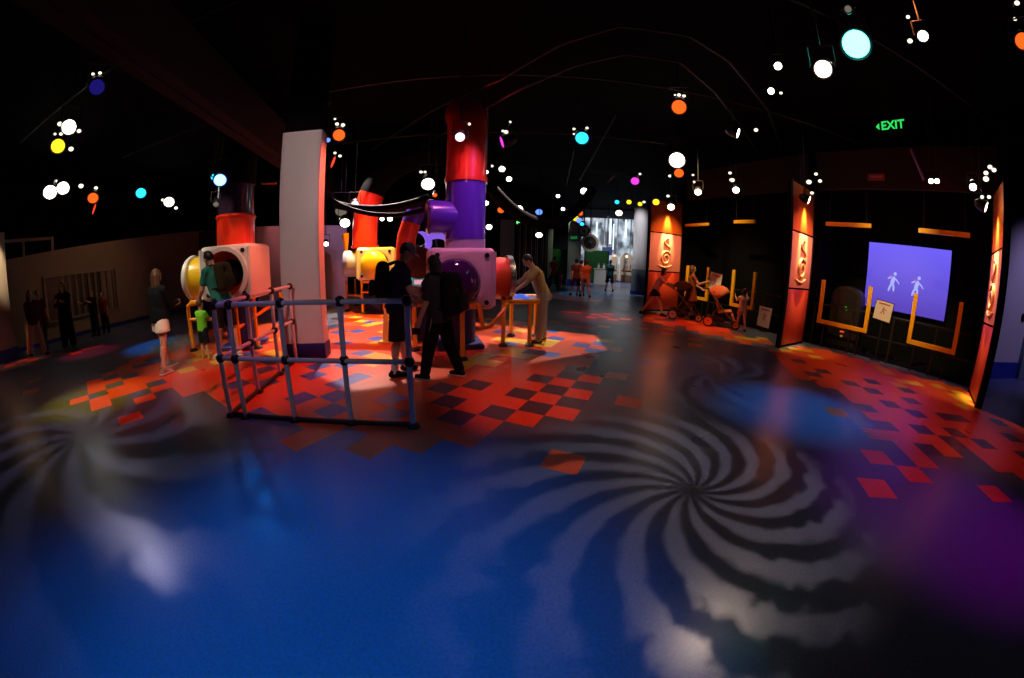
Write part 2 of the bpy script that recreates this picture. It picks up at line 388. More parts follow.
# far end: bright glazed front, wall below, pillars
FE = lambda px,py: at(px,py,29.0)
m = MB(); 
pL, pR = FE(578,265), FE(650,265)
fd = V3((.955,-.297,0)); 
def fe(px,py,off=0):
    h = onplane(px,py,(8.6,28.0),(fd.x,fd.y)); return h+V3((-.297,-.955,0))*off
def febox(m, x0,x1,ya,yb,th,off=0):
    a, b, c = fe(x0,yb,off), fe(x1,yb,off), fe(x0,ya,off)
    L = (V3((b.x,b.y,0))-V3((a.x,a.y,0))).length; ce = (a+b)/2
    z0 = (a.z+b.z)/2; z1 = (c.z+fe(x1,ya,off).z)/2
    m.box((ce.x,ce.y,(z0+z1)/2),(L,th,abs(z1-z0)),rz=math.atan2(fd.y,fd.x)); return m
struct(febox(MB(),575,652,265,283,.2).build('wall_far','greywall',smooth=False))
struct(febox(MB(),560,652,208,217.5,.3).build('trim_far_header','greywall',smooth=False))
wn = struct(febox(MB(),578,650,217,219,.14,.02).build('window_3','frame',smooth=False))
def panemat():
    m = glow('litwindow',(.55,.70,1.0),.95,True); nt = m.node_tree; b = nt.nodes['Principled BSDF']
    tc = nt.nodes.new('ShaderNodeTexCoord'); mp = nt.nodes.new('ShaderNodeMapping'); mp.inputs['Scale'].default_value = (1.1,1.1,.8)
    n = nt.nodes.new('ShaderNodeTexNoise'); n.inputs['Scale'].default_value = 1.1; n.inputs['Detail'].default_value = 3
    r = nt.nodes.new('ShaderNodeValToRGB'); r.color_ramp.elements[0].position = .42; r.color_ramp.elements[0].color = (.05,.07,.10,1)
    r.color_ramp.elements[1].position = .64; r.color_ramp.elements[1].color = (.75,.88,1,1)
    nt.links.new(tc.outputs['Object'],mp.inputs[0]); nt.links.new(mp.outputs[0],n.inputs['Vector']); nt.links.new(n.outputs['Fac'],r.inputs[0]); nt.links.new(r.outputs[0],b.inputs['Emission Color'])
    return m
febox(MB(),578,650,218,266,.05).build('window_pane',panemat(),wn,smooth=False)
for k, px in enumerate((590,603,616,629)):
    febox(MB(),px,px+.9,218,266,.12,.06).build('mullion','greydrum',wn,smooth=False)
for k,(x0,x1,ya,yb) in enumerate(((595.5,597,222,246),(609,611,219,244),(612.5,613.5,224,250),(624.5,626.5,220,238))):
    febox(MB(),x0,x1,ya,yb,.04,.12).build('lit_strip',glow('striplight',(.75,.9,1),1.6),wn,smooth=False)
struct(febox(MB(),575,652,280,283,.04,.13).build('baseboard_far','bluebase',smooth=False))
wallseg('wall_far_behind', V3((1.0,31,0)), V3((18,27,0)), 5.5, 'black')
def pillar_at(name,px0,px1,py,dist,h,mt,round_=False,low=None):
    a, b = at(px0,py,dist), at(px1,py,dist); w_ = (V3((a.x,a.y,0))-V3((b.x,b.y,0))).length; c = (a+b)/2
    if round_:
        o = struct(MB().cyl((c.x,c.y,0),(c.x,c.y,h),w_/2,n=32).build(name,mt))
        if low: struct(MB().cyl((c.x,c.y,0),(c.x,c.y,low),w_/2+.02,n=32).build('trim_pillar','bluegrey')); struct(MB().cyl((c.x,c.y,0),(c.x,c.y,.18),w_/2+.04,n=32).build('baseboard_pillar','bluebase'))
    else:
        az = math.atan2(c.x,c.y)
        o = struct(MB().box((c.x,c.y,h/2),(w_,w_*.8,h),rz=-az,bevel=.02).build(name,mt))
        struct(MB().box((c.x,c.y,.2),(w_+.04,w_*.8+.04,.4),rz=-az).build('baseboard_pillar','bluebase'))
    return c
pc1 = pillar_at('pillar',568,581,250,21.8,4.4,'greywall')
pc2 = pillar_at('pillar',633,648,250,18.6,4.3,'greywall',True,1.25)
pc3 = pillar_at('pillar',500,514,250,20.0,3.6,'greywall')
pc4 = pillar_at('pillar',546,553,240,21.5,3.6,'offwall')
# ================================================================== MACHINES
MA = R(15.1)
def roundbox(m, c, size, bev): return m.box(c, size, bevel=bev, seg=5)
def machine(name_label, loc, w, d, z0, z1, bore=None):
    t = thing('tube_machine', name_label, 'play machine', (loc[0],loc[1],0), MA, 'giant tube machines')
    zc = (z0+z1)/2
    b = roundbox(MB(), (0,0,zc), (w,d,z1-z0), .09).build('body','white',t)
    if bore:
        cu = MB().cyl((bore[0],-d,bore[1]),(bore[0],.0,bore[1]),bore[2],n=44).build('cutter',None,t); md = b.modifiers.new('bore','BOOLEAN'); md.object = cu; md.solver = 'EXACT'
        me = bpy.data.meshes.new_from_object(b.evaluated_get(bpy.context.evaluated_depsgraph_get())); b.modifiers.clear(); b.data = me; bpy.data.objects.remove(cu)
    # corner posts and bolts of the body
    for sx in (-1,1): MB().cyl((sx*(w/2-.03),-d/2+.03,z0+.06),(sx*(w/2-.03),-d/2+.03,z1-.06),.045,n=16).build('corner_post','white',b)
    for sx in (-1,1):
        for zz in (z0+.12,z1-.12):
            MB().cyl((sx*(w/2-.15),-d/2+.01,zz),(sx*(w/2-.15),-d/2-.02,zz),.04,n=16).build('bolt','blackmetal',b)
    m = MB().cyl((0,0,.02),(0,0,z0+.02),.30,n=28); m.box((0,0,.04),(.8,.8,.08),bevel=.02); m.build('pedestal','pedestal',t)
    return t, b
def leg(t, x, y, z, world=True, top=None):
    m = MB().tube([(x,y,.03),(x,y,z)] if top is None else [(x,y,.03),(x,y,z)]+top, .038, 12)
    l = m.build('leg','amberpipe',t,world=world)
    MB().lathe([(0,0),(0,.085),(.03,.08),(.06,.045),(.06,0)],(x,y,0),(x,y,1),18).build('foot_pad','rubber',l,world=world)
    return l
# --- machine beside the column (left)
t1, b1 = machine('white tube machine with yellow side drum, crowded by visitors left of the column', (-5.23,5.73), 1.085, 1.0, .95, 1.95, (0,1.43,.42))
m = MB().ring((0,-.5,1.43),(0,1,0),.415,.49,.10,44); m.build('porthole_ring','white',t1)
m = MB().lathe([(.02,.414),(.40,.40),(.42,.0)],(0,-.53,1.43),(0,0,1.43),40); m.build('porthole_drum','reddrum',t1)
m = MB().lathe([(0,.27),(.14,.25),(.18,.1),(.18,0)],(-.06,-.13,1.43),(-.06,-1,1.43),24); m.build('dark_hub','black',t1)
m = MB().lathe([(0,.40),(.12,.41),(.30,.41),(.42,.40)],(-.52,-.02,1.39),(-1,-.02,1.39),40); yd = m.build('side_drum','yellowdrum',t1)
MB().lathe([(.0,.38),(.0,.44),(.06,.45),(.10,.43),(.12,.36),(.05,.32),(.05,.02)],(-.93,-.02,1.39),(-2,-.02,1.39),40).build('drum_rim','white',yd)
m = MB().lathe([(0,.41),(.0,.38),(.56,.38)],(0,.02,1.93),(0,.02,3),40); tu = m.build('tube','red',t1)
MB().lathe([(.0,.39),(.04,.41),(.08,.39)],(0,.02,2.44),(0,.02,3),40).build('tube_collar','red',tu)
MB().lathe([(0,.375),(.60,.375)],(0,.02,2.50),(0,.02,4),40).build('clear_tube',mat('smoketube',(.035,.035,.09),.12,coat=.6),tu)
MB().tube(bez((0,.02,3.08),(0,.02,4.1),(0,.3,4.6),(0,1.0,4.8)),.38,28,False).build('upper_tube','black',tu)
leg(t1,-6.2,5.22,.80,top=[(-6.17,5.2,.88),(-6.05,5.15,.92),(-5.8,5.2,.93)])
leg(t1,-5.05,5.42,.95); leg(t1,-4.75,5.62,.95); leg(t1,-4.78,6.55,.95); leg(t1,-5.86,6.3,.95)
MB().tube([(-5.05,5.42,.42),(-4.78,6.5,.80)],.034,12).build('brace','amberpipe',t1,world=True)
MB().tube([(-6.2,5.22,.62),(-5.05,5.42,.62)],.032,12).build('crossbar','amberpipe',t1,world=True)
MB().box((-.62,-.62,.98),(.22,.10,.08),bevel=.02).build('handle','amberpipe',t1)
# --- nearest machine (right), purple tube
t3, b3 = machine('pink-lit white tube machine with red side drum and tall purple and red tube', (-.95,6.30), 1.10, 1.0, .70, 1.71)
C3 = (-.10,-.5,1.14)
MB().ring(C3,(0,1,0),.40,.47,.08,48).build('porthole_ring','white',t3)
prof = [(0,.40)]+[(.24*math.sin(a),.40*math.cos(a)) for a in [PI/2*k/10 for k in range(1,10)]]+[(.24,.001)]
MB().lathe(prof,(C3[0],-.5,1.14),(C3[0],-2,1.14),44).build('porthole_dome','dome',t3)
m = MB().lathe([(0,.37),(.34,.37),(.35,.39)],(.50,0,1.19),(2,0,1.19),40); rd = m.build('side_drum','reddrum',t3)
MB().lathe([(0,.38),(0,.41),(.09,.41),(.11,.36),(.04,.33),(.04,.02)],(.84,0,1.19),(2,0,1.19),40).build('drum_rim','silver',rd)
m = MB().lathe([(0,.37),(0,.35),(.16,.35),(.16,.36)],(.1,-.05,1.70),(.1,-.05,3),44); m.build('tube_base','clear',t3)
m = MB().lathe([(0,.345),(1.02,.345)],(.1,-.05,1.86),(.1,-.05,4),48); tu = m.build('tube','purple',t3)
m = MB().lathe([(.0,.345),(.0,.365),(.05,.37),(.10,.365),(.10,.345)],(.1,-.05,2.84),(.1,-.05,4),48); m.build('tube_collar','red',tu)
MB().tube([(.1,-.05,2.88),(.1,-.05,3.1),(.1,-.05,3.35)]+bez((.1,-.05,3.4),(.1,-.05,3.95),(.1,.15,4.3),(.1,.9,4.45),12),.35,36,False).build('upper_tube','red',tu)
br = MB().lathe([(.1,.28),(.66,.28)],(.1,-.05,2.24),(-2,-.35,2.24),40).build('branch_tube','purple',t3)
MB().lathe([(0,.26),(0,.285),(.04,.29),(.06,.26),(.07,.22),(.03,.2),(.03,.02)],(-.5,-.14,2.24),(-2,-.35,2.24),40).build('tube_flange','purple',br)
leg(t3,-.75,5.34,.70,top=[(-.75,5.37,.75),(-.76,5.5,.77),(-.8,5.9,.77)])
leg(t3,-1.63,5.83,.70,top=[(-1.62,5.86,.76),(-1.5,5.98,.78)])
MB().tube([(-.82,5.72,.80),(-.62,5.78,.80)]+bez((-.58,5.79,.80),(-.50,5.8,.80),(-.52,5.8,.45),(-.46,5.82,.42),10)+[(-.36,5.85,.44),(-.16,5.95,.66),(-.1,6.2,.78)],.038,12).build('elbow_pipe','amberpipe',t3,world=True)
# --- machine at the back (middle)
fc = at(356,248,10.4); ctr = V3((fc.x,fc.y,0))+V3((.966,.26,0))*.54+V3((-.26,.966,0))*.5
t2, b2 = machine('small distant white tube machine with yellow dome, behind man in brimmed hat', (ctr.x,ctr.y), 1.08, 1.0, .95, 1.86)
prof = [(0,.36),(.10,.37),(.22,.36)]+[(.22+.2*math.sin(a),.36*math.cos(a)) for a in [PI/2*k/8 for k in range(1,8)]]+[(.42,.001)]
MB().ring((0.02,-.5,1.38),(0,1,0),.36,.42,.08,40).build('porthole_ring','white',t2)
MB().lathe(prof,(.02,-.5,1.38),(-.45,-1.4,1.38),36).build('porthole_dome','yellowdrum',t2)
m = MB().lathe([(0,.38),(.40,.38),(.44,.36),(.45,.0)],(-.52,0,1.42),(-2,0,1.42),36); m.build('side_drum','greydrum',t2)
tp = [(-.36,0,1.84)]+bez((-.36,0,1.9),(-.36,0,2.4),(-.34,0,2.9),(-.17,0,3.4),12)
MB().tube(tp,.37,32,False).build('tube','red',t2)
MB().tube(bez((-.18,0,3.38),(.0,0,3.9),(.5,0,4.5),(1.8,.2,4.7),8),.37,24,False).build('upper_tube','black',t2)  # red tube above the lit part, its darkness put into black colour
MB().ring((-.36,0,1.9),(0,0,1),.37,.41,.06,36).build('tube_collar','red',t2)
for (px,py,z) in ((363,314,.95),(384,313,.95),(348,311,.92),(356,306,.9)):
    p = fl(px,py); leg(t2,p.x,p.y,z)
p, q, r_ = fl(363,314), fl(384,313), fl(348,311)
for zz in (.62,.9):
    MB().tube([(p.x,p.y,zz),(q.x,q.y,zz)],.034,10).build('crossbar','amberpipe',t2,world=True)
MB().tube([(p.x,p.y,.5),(r_.x,r_.y,.5)],.034,10).build('crossbar','amberpipe',t2,world=True)
hp = at(346,246,10.3); MB().tube([(hp.x,hp.y,1.8),(hp.x,hp.y,2.0),(hp.x-.02,hp.y,2.25)],[.05,.07,.10],16).build('lever','amberpipe',t2,world=True)
# second red and purple tube rising behind the man in the hat
k0 = at(405,252,9.0); k1 = at(407,236,9.0); k2 = at(412,221,9.0); k3 = at(419,207,9.0)
t4 = thing('bent_tube', 'bent red and purple tube rising behind man in brimmed hat','tube',(k0.x,k0.y,0))
MB().tube([(k0.x,k0.y,1.5),k0,k1,k2],.235,28,False).build('tube','red',t4,world=True)
MB().tube([k1+(k2-k1)*.85,k2,k2+(k3-k2)*.5,k3],.24,28,False).build('upper_tube','purple',t4,world=True)
MB().lathe([(0,0),(0,.42),(.06,.42),(.10,.30),(1.25,.27)],(k0.x,k0.y,0),(k0.x,k0.y,2),28).build('stand','pedestal',t4,world=True)
# monitor kiosk between the two dark figures
kp = at(419,285,6.9)
t = thing('monitor_kiosk','kiosk with lit cyan monitor and round brown hood between man in hat and woman','kiosk',(kp.x,kp.y,0),MA)
MB().box((0,0,.45),(.34,.3,.9),bevel=.03).build('post','pedestal',t)
MB().box((0,0,1.12),(.52,.14,.42),bevel=.03).build('case','blackmetal',t)
def screenmat(name, c0, c1, s, axis='Z', lo=0, hi=1):
    m = glow(name,c0,s,True); nt = m.node_tree; b = nt.nodes['Principled BSDF']
    tc = nt.nodes.new('ShaderNodeTexCoord'); sx = nt.nodes.new('ShaderNodeSeparateXYZ'); r = nt.nodes.new('ShaderNodeValToRGB')
    r.color_ramp.elements[0].color = (*c0,1); r.color_ramp.elements[1].color = (*c1,1); r.color_ramp.elements[0].position = lo; r.color_ramp.elements[1].position = hi
    nt.links.new(tc.outputs['Generated'],sx.inputs[0]); nt.links.new(sx.outputs[axis],r.inputs[0]); nt.links.new(r.outputs[0],b.inputs['Emission Color']); return m
sc_ = MB().box((0,-.075,1.12),(.45,.01,.34)).build('screen',screenmat('kioskscreen',(.02,.10,.09),(.10,.35,.30),.8),t,smooth=False)
MB().box((0.02,-.083,1.10),(.22,.006,.08),bevel=.003).build('screen_graphic',glow('pinkgraphic',(.9,.35,.5),.9),sc_)
MB().lathe([(0,.30),(.25,.30),(.27,.27),(.27,0)],(0,.12,1.46),(0,-2,1.46),32).build('hood',mat('hood',(.10,.04,.025),.5),t)
# curled lilac light tubes on the machine tops
def arc(c, r, a0, a1, n=16, ax=V3((.98,.2,0))): return [c+ax*r*math.cos(R(a0+(a1-a0)*k/n))+V3((0,0,1))*r*math.sin(R(a0+(a1-a0)*k/n)) for k in range(n+1)]
for (px,py,r,a0,a1,l) in ((418,243,.22,-80,90,'left curled lilac crescent standing between red tube and purple tube'),(437,247,.24,20,170,'right curled lilac crescent standing beside the purple branch tube')):
    c = at(px,py,7.6); n = 16; pts = arc(c,r,a0,a1,n); rs = [.012+.06*math.sin(PI*k/n) for k in range(n+1)]
    t = thing('lilac_crescent',l,'ornament',(c.x,c.y,0))
    cr_ = MB().tube(pts,rs,12).build('crescent',glow('lilac',(.30,.13,.95),.75),t,world=True)
    MB().cyl((c.x,c.y,0),(c.x,c.y,c.z-r*.1),.03).build('stand','blackmetal',t,world=True)
    MB().tube([(c.x,c.y,c.z-.12),tuple(pts[n//2])],.02,8).build('stem','blackmetal',t,world=True)

# --- activity table and railing
t = thing('pipe_table','orange pipe-framed activity table in front of man in tan shirt','table',(.25,6.65,0))
ft = [fl(503,346),fl(529,346),fl(511,336),fl(535,336)]
for p in ft: leg(t,p.x,p.y,.78)
zt = .80
MB().tube([(ft[0].x-.02,ft[0].y,zt),(ft[1].x+.12,ft[1].y+.02,zt)],.045,14).build('rail','amberpipe',t,world=True)
MB().tube([(ft[2].x,ft[2].y,zt),(ft[3].x+.1,ft[3].y,zt)],.045,14).build('rail','amberpipe',t,world=True)
MB().tube([(ft[0].x,ft[0].y,zt),(ft[0].x-.02,ft[0].y+.1,zt+.08),(ft[2].x,ft[2].y,zt)],.045,14).build('rail','amberpipe',t,world=True)
MB().tube([(ft[1].x+.12,ft[1].y+.02,zt),(ft[3].x+.1,ft[3].y,zt)],.045,14).build('rail','amberpipe',t,world=True)
tc_ = (ft[0]+ft[1]+ft[2]+ft[3])/4
MB().box((tc_.x+.0,tc_.y,zt),(.62,.66,.03),bevel=.01).build('tabletop','pedestal',t,world=True)
MB().lathe([(0,.16),(.05,.15),(.08,.06),(.08,0)],(tc_.x,tc_.y-.1,zt+.015),(tc_.x,tc_.y-.1,2),24).build('blue_lens',glow('bluelens',(.08,.18,1),.7),t,world=True)

RP = [V3((-2.98,2.86,0)),V3((-2.77,2.87,0)),V3((-2.16,2.94,0)),V3((-1.54,3.0,0)),V3((-.91,3.03,0))]
bd = V3((-.205,.979,0))
RQ = [RP[0]+bd*.72, RP[0]+bd*1.44, RP[0]+bd*2.12]
t = thing('pipe_railing','L-shaped grey pipe railing with black joints standing before the column','railing',(-2.98,2.86,0))
for p in RP+RQ: 
    po = MB().cyl(p,p+V3((0,0,1.19)),.026,n=16).build('post','pvc',t,world=True)
    MB().lathe([(0,0),(0,.06),(.03,.055),(.05,.035),(.05,0)],p,p+V3((0,0,1)),16).build('foot','joint',po,world=True)
for z in (1.19,.645):
    for a, b in ((RP[0],RP[4]),(RP[0],RQ[2])):
        MB().cyl(a+V3((0,0,z)),b+V3((0,0,z)),.024,n=14).build('rail','pvc',t,world=True)
    for p in RP+RQ: MB().sph(p+V3((0,0,z)),.05,(1,1,1.05),14).build('joint','joint',t,world=True)
for a, b in ((RP[0],RP[4]),(RP[0],RQ[2])):
    MB().cyl(a+V3((0,0,.03)),b+V3((0,0,.03)),.026,n=12).build('floor_rail','joint',t,world=True)

# ================================================================== FINS AND BAYS
def fin(name, label, F, d, wdt, face):
    """F outer bottom corner, d along the fin, face = normal of the lit side"""
    ang = math.atan2(d.y,d.x); c = F+d*wdt/2
    t = thing('lit_pylon',label,'display panel',(c.x,c.y,0),ang,'lit orange and pink pylons')
    f = 1 if V3((-d.y,d.x,0)).dot(face) > 0 else -1
    MB().box((0,-f*.06,1.86),(wdt+.06,.10,3.72),bevel=.008,seg=1).build('core','black',t)
    for nm, mt, z0, z1 in (('lower_panel','redpanel',.06,1.31),('art_panel','pinkpanel',1.35,2.58),('upper_panel','orangepanel',2.62,3.68)):
        MB().box((0,0,(z0+z1)/2),(wdt,.03,z1-z0),bevel=.006,seg=2).build(nm,mt,t)
    # embossed curl on the art panel
    y = f*.03; pts = []
    for k in range(60):
        a = k/59*2.2*PI*2*.75+PI*.5; r = .05+.20*k/59
        pts.append(V3((r*math.cos(-a)*.9, y, 1.78+r*math.sin(-a))))
    e = pts[-1]
    pts += bez(e,e+V3((.0,0,.18)),V3((.28,y,2.1)),V3((.02,y,2.22)),12)[1:]+bez((.02,y,2.22),(-.22,y,2.32),(.02,y,2.52),(.12,y,2.40),12)[1:]
    rs = [.018+.022*math.sin(PI*min(1,k/len(pts)*1.05)) for k in range(len(pts))]
    MB().tube(pts,rs,10).build('relief_curl','relief',t)
    MB().tube([V3((-.32,y,1.55)),V3((-.18,y,1.50)),V3((-.05,y,1.48)),V3((.1,y,1.49)),V3((.3,y,1.56))],[.015,.035,.045,.035,.015],10).build('relief_base','relief',t)
    for sx in (-1,1): MB().box((sx*(wdt/2+.02),f*.005,1.86),(.03,.05,3.72)).build('edge_trim','blackmetal',t)
    return t
fin('B','lit orange and pink pylon between the two black screen bays',finB,nB,1.28,dB)
fin('C','lit orange and pink pylon seen almost edge-on at far right',finC,V3((.87,.49,0)).normalized(),1.2,-dB)
fin('A','lit orange and pink pylon behind people with strollers',finA,nA,1.40,dA)

def goalframe(label, a, b, z0, z1, z2, group='yellow open frames on the bay railing'):
    """open U of flat yellow bar, and the loose top bar hung above it"""
    d = (b-a); L = d.length; d.normalize(); ang = math.atan2(d.y,d.x); c = (a+b)/2
    t = thing('open_frame',label,'frame',(c.x,c.y,0),ang,group); s = .10
    for sx in (-1,1): MB().box((sx*(L/2-s/2),0,(z0+z1)/2),(s,.07,z1-z0),bevel=.008,seg=1).build('upright','barorange',t)
    MB().box((0,0,z0+s/2),(L-2*s,.068,s),bevel=.004,seg=1).build('crossbar','barorange',t)
    for sx in (-1,1): MB().cyl((sx*(L/2-.2),.0,0),(sx*(L/2-.2),.0,z0+.01),.02,n=10).build('leg','blackmetal',t)
    return t
def hungbar(label, a, b, z, top):
    d = (b-a); L = d.length; d.normalize(); ang = math.atan2(d.y,d.x); c = (a+b)/2
    t = thing('hanging_bar',label,'bar',(c.x,c.y,z),ang,'yellow bars hung over the bays')
    MB().box((0,0,0),(L,.07,.10),bevel=.008,seg=1).build('bar','barorange',t)
    for sx in (-1,1): MB().cyl((sx*L*.4,0,.05),(sx*L*.4,0,top-z),.008,n=8).build('hanger','blackmetal',t)
def onB(px,py): return onplane(px,py,RB0,dB)
def onA(px,py): return onplane(px,py,RA0,dA)
def flat(p): return V3((p.x,p.y,0))
offB = -nB*.09; offA = -nA*.09
goalframe('yellow open-topped frame left of the purple screen',flat(onB(821,300))+offB,flat(onB(871,310))+offB,.56,1.62,3)
goalframe('yellow open-topped frame before right edge of the purple screen',flat(onB(911,318))+offB,flat(onB(960,328))+offB,.56,1.63,3)
hungbar('yellow bar hung above left edge of the purple screen',flat(onB(827,223))+offB,flat(onB(872,227))+offB,2.98,3.85)
hungbar('yellow bar hung above right edge of the purple screen',flat(onB(919,230))+offB,flat(onB(970,237))+offB,2.96,3.85)
goalframe('yellow open-topped frame behind woman in brown dress',flat(onA(687,290))+offA,flat(onA(710,290))+offA,.52,1.60,3)
goalframe('yellow open-topped frame behind the child at the second stroller',flat(onA(733,290))+offA,flat(onA(757,290))+offA,.52,1.60,3)
hungbar('yellow bar hung over the far bay, next to the first pylon',flat(onA(687,225))+offA,flat(onA(711,225))+offA,2.98,3.85)
hungbar('yellow bar hung over the far bay, above the second stroller',flat(onA(736,222))+offA,flat(onA(757,222))+offA,3.03,3.85)
def bayrail(label, a, b, n):
    d = b-a; L = d.length; c = (a+b)/2; t = thing('bay_railing',label,'railing',(c.x,c.y,0),math.atan2(d.y,d.x))
    MB().box((0,0,1.02),(L,.05,.05),bevel=.01,seg=1).build('rail','blackmetal',t)
    MB().box((0,0,.5),(L,.03,.03)).build('rail','blackmetal',t)
    for k in range(n+1): MB().box((-L/2+.03+(L-.06)*k/n,0,.5),(.05,.05,1.0)).build('post','blackmetal',t)
bayrail('low black railing in front of the purple screen bay',RB0+dB*.1,RB1-dB*.1,4)
bayrail('low black railing in front of the far bay, behind the strollers',RA0+dA*.1,RA1-dA*.1,4)
# purple projection screen with two pale figures
S0, S1 = V3((9.24,6.88,0)), V3((10.14,4.82,0)); sd = (S1-S0).normalized(); sw = (S1-S0).length; sc0 = (S0+S1)/2
t = thing('projection_screen','glowing purple projection screen with two pale dancing figures','screen',(sc0.x,sc0.y,0),math.atan2(sd.y,sd.x))
MB().box((0,.05,1.95),(sw+.06,.06,1.75),bevel=.01,seg=1).build('case','black',t)
sm = screenmat('purplescreen',(.085,.045,.50),(.17,.13,1.0),.95,'Z',0,1)
sf = MB().box((0,0,1.95),(sw,.03,1.67)).build('screen_surface',sm,t,smooth=False)
fg = glow('screenfigure',(.42,.46,1.0),.95)
for k, x0 in enumerate((-.38,.28)):
    z = 1.83-.02*k; g = MB(); y = -.02
    def bl(px,pz,rx,rz_,rot=0): g.sph((x0+px,y,z+pz),1,(rx,.006,rz_),12,rot=Matrix.Rotation(rot,3,'Y'))
    bl(0,.02,.055,.13,.25); bl(.05,.21,.045,.045); bl(-.07,-.15,.03,.10,.3); bl(.04,-.14,.028,.10,-.1); bl(.10,.06,.075,.02,.7); bl(-.09,.1,.07,.02,-.5); bl(.16,.0,.05,.015,.9)
    g.build('pale_figure',fg,sf)
    MB().box((x0-.06,y-.004,z+.16),(.09,.006,.02),rot=Matrix.Rotation(.3,3,'Y')).build('red_dash',glow('reddash',(.6,.12,.4),.8),sf)
# paper notices on black stands
def notice(label, p, z, wd, h, rz, tilt=.12):
    t = thing('notice_stand',label,'sign',(p.x,p.y,0),rz,'paper notices on the bay railings')
    MB().cyl((0,.03,0),(0,.03,z-h/2+.05),.018,n=10).build('pole','blackmetal',t)
    MB().lathe([(0,0),(0,.13),(.02,.12),(.03,.03),(.03,0)],(0,.03,0),(0,.03,1),20).build('base','blackmetal',t)
    rt = Matrix.Rotation(tilt,3,'Y')
    b = MB().box((0,0,z),(wd+.03,.02,h+.03),bevel=.006,seg=1,rot=rt).build('backing','blackmetal',t)
    s_ = MB().box((0,-.012,z),(wd,.008,h),bevel=.003,seg=1,rot=rt).build('sheet','paper',b)
    g = MB()
    def mk(x,zz,w_,h_,r=0): g.box(V3((0,0,z))+rt@V3((x*wd,-.018,zz*h)),(w_*wd,.004,h_*h),rot=rt@Matrix.Rotation(r,3,'Y'))
    mk(0,.37,.66,.07); mk(-.02,.12,.06,.2,.3); mk(.05,-.05,.05,.24,-.3); mk(-.08,-.08,.05,.2,.6); mk(.1,.1,.2,.04,.4)
    g.build('print','ink',b,smooth=False)
    return t
p = onB(884,311); notice('pale paper notice on black stand in front of the purple screen',flat(p)+offB*1.0,p.z,.42,.42,math.atan2(dB.y,dB.x),.1)
p = onA(717,283); notice('pale paper notice on black stand behind the two strollers',flat(p)+offA*1.0,p.z,.5,.62,math.atan2(dA.y,dA.x),.12)
p = onA(766,317); notice('dim pinkish paper notice low beside the middle pylon',flat(p)+offA*.9,p.z,.42,.55,math.atan2(dA.y,dA.x),.05)
# control cabinet with two small lamps behind the left frame
p = onplane(846,318,RB0+nB*.9,dB)
t = thing('control_cabinet','dark arched cabinet with small green and red lamps behind left yellow frame','cabinet',(p.x,p.y,0),math.atan2(dB.y,dB.x))
poly = [(-.42,0),(.42,0),(.42,1.25)]+[(.42*math.cos(a),1.25+.3*math.sin(a)) for a in [PI*k/12 for k in range(1,12)]]+[(-.42,1.25)]
MB().prism(poly,.5,Matrix()).build('case',mat('cabinet',(.012,.010,.010),.5),t)
MB().prism([(x*.72,.5+z*.55) for x,z in poly],.02,Matrix.Translation((0,-.26,.12))).build('display','glassdark',t)
MB().sph((.03,-.28,1.02),.022,n=10).build('green_lamp',glow('greenled',(.05,.5,.02),1.2),t)
MB().sph((.06,-.28,.96),.02,n=10).build('green_lamp',glow('greenled',(.05,.5,.02),1.2),t)
MB().box((.02,-.27,.40),(.12,.03,.06),bevel=.01).build('red_lamp',glow('redled',(.8,.06,.02),.9),t)
MB().box((.02,-.27,.28),(.07,.03,.05),bevel=.01).build('amber_lamp',glow('amberled',(.5,.2,.02),.6),t)
# exit signs
def textsign(name,label,cat,p,rz,txt,size,mt,bw,bh,arrow=True,hang=None,back='black'):
    t = thing(name,label,cat,tuple(p),rz)
    MB().box((0,0,0),(bw,.06,bh),bevel=.01,seg=1).build('housing',back,t)
    cu = bpy.data.curves.new('letters','FONT'); cu.body = txt; cu.size = size; cu.align_x = 'CENTER'; cu.align_y = 'CENTER'; cu.extrude = .004
    cu.offset = size*.022
    o = bpy.data.objects.new('letters',cu); COL.objects.link(o); dg = bpy.context.evaluated_depsgraph_get()
    me = bpy.data.meshes.new_from_object(o.evaluated_get(dg)); bpy.data.objects.remove(o); bpy.data.curves.remove(cu)
    me.transform(Matrix.Translation((bw*.07 if arrow else 0,-.036,0))@Matrix.Rotation(PI/2,4,'X'))
    me.materials.clear(); me.materials.append(mt)
    o = bpy.data.objects.new('letters',me); COL.objects.link(o); o.parent = t
    if arrow:
        MB().prism([(-bw*.50,0),(-bw*.38,bh*.26),(-bw*.38,-bh*.26)],.008,Matrix.Translation((0,-.036,0))).build('arrow',mt,t,smooth=False)
    if hang: MB().cyl((0,0,bh/2),(0,0,hang-p[2]),.015,n=8).build('hanger','blackmetal',t)
    return t
pe = at(891,126,8.2); az = math.atan2(pe.x,pe.y)
textsign('exit_sign','green glowing exit sign high above the purple screen','exit sign',pe,-az-.25,'EXIT',.235,glow('exitgreen',(.03,.75,.12),1.0),.62,.26,True,CEIL)
pe = at(574,238,20.9); textsign('exit_sign','tiny green exit sign on the square white pillar far back','exit sign',pe,-.17,'EXIT',.19,glow('exitgreen2',(.05,.5,.12),.5),.5,.28,False,None,mat('exitback',(.02,.14,.04),.6))
pe = at(877,178,9.6); az = math.atan2(pe.x,pe.y)
t = thing('header_plaque','small dim red plaque on dark header above the purple screen','plaque',tuple(onB(877,178)-nB*.09),math.atan2(dB.y,dB.x))
MB().box((0,0,0),(.42,.03,.16),bevel=.01,seg=1).build('plate',mat('plaque',(.30,.05,.06),.5),t)
MB().box((0,-.02,.0),(.3,.01,.05)).build('stripe',mat('plaquestripe',(.5,.2,.2),.6),t)
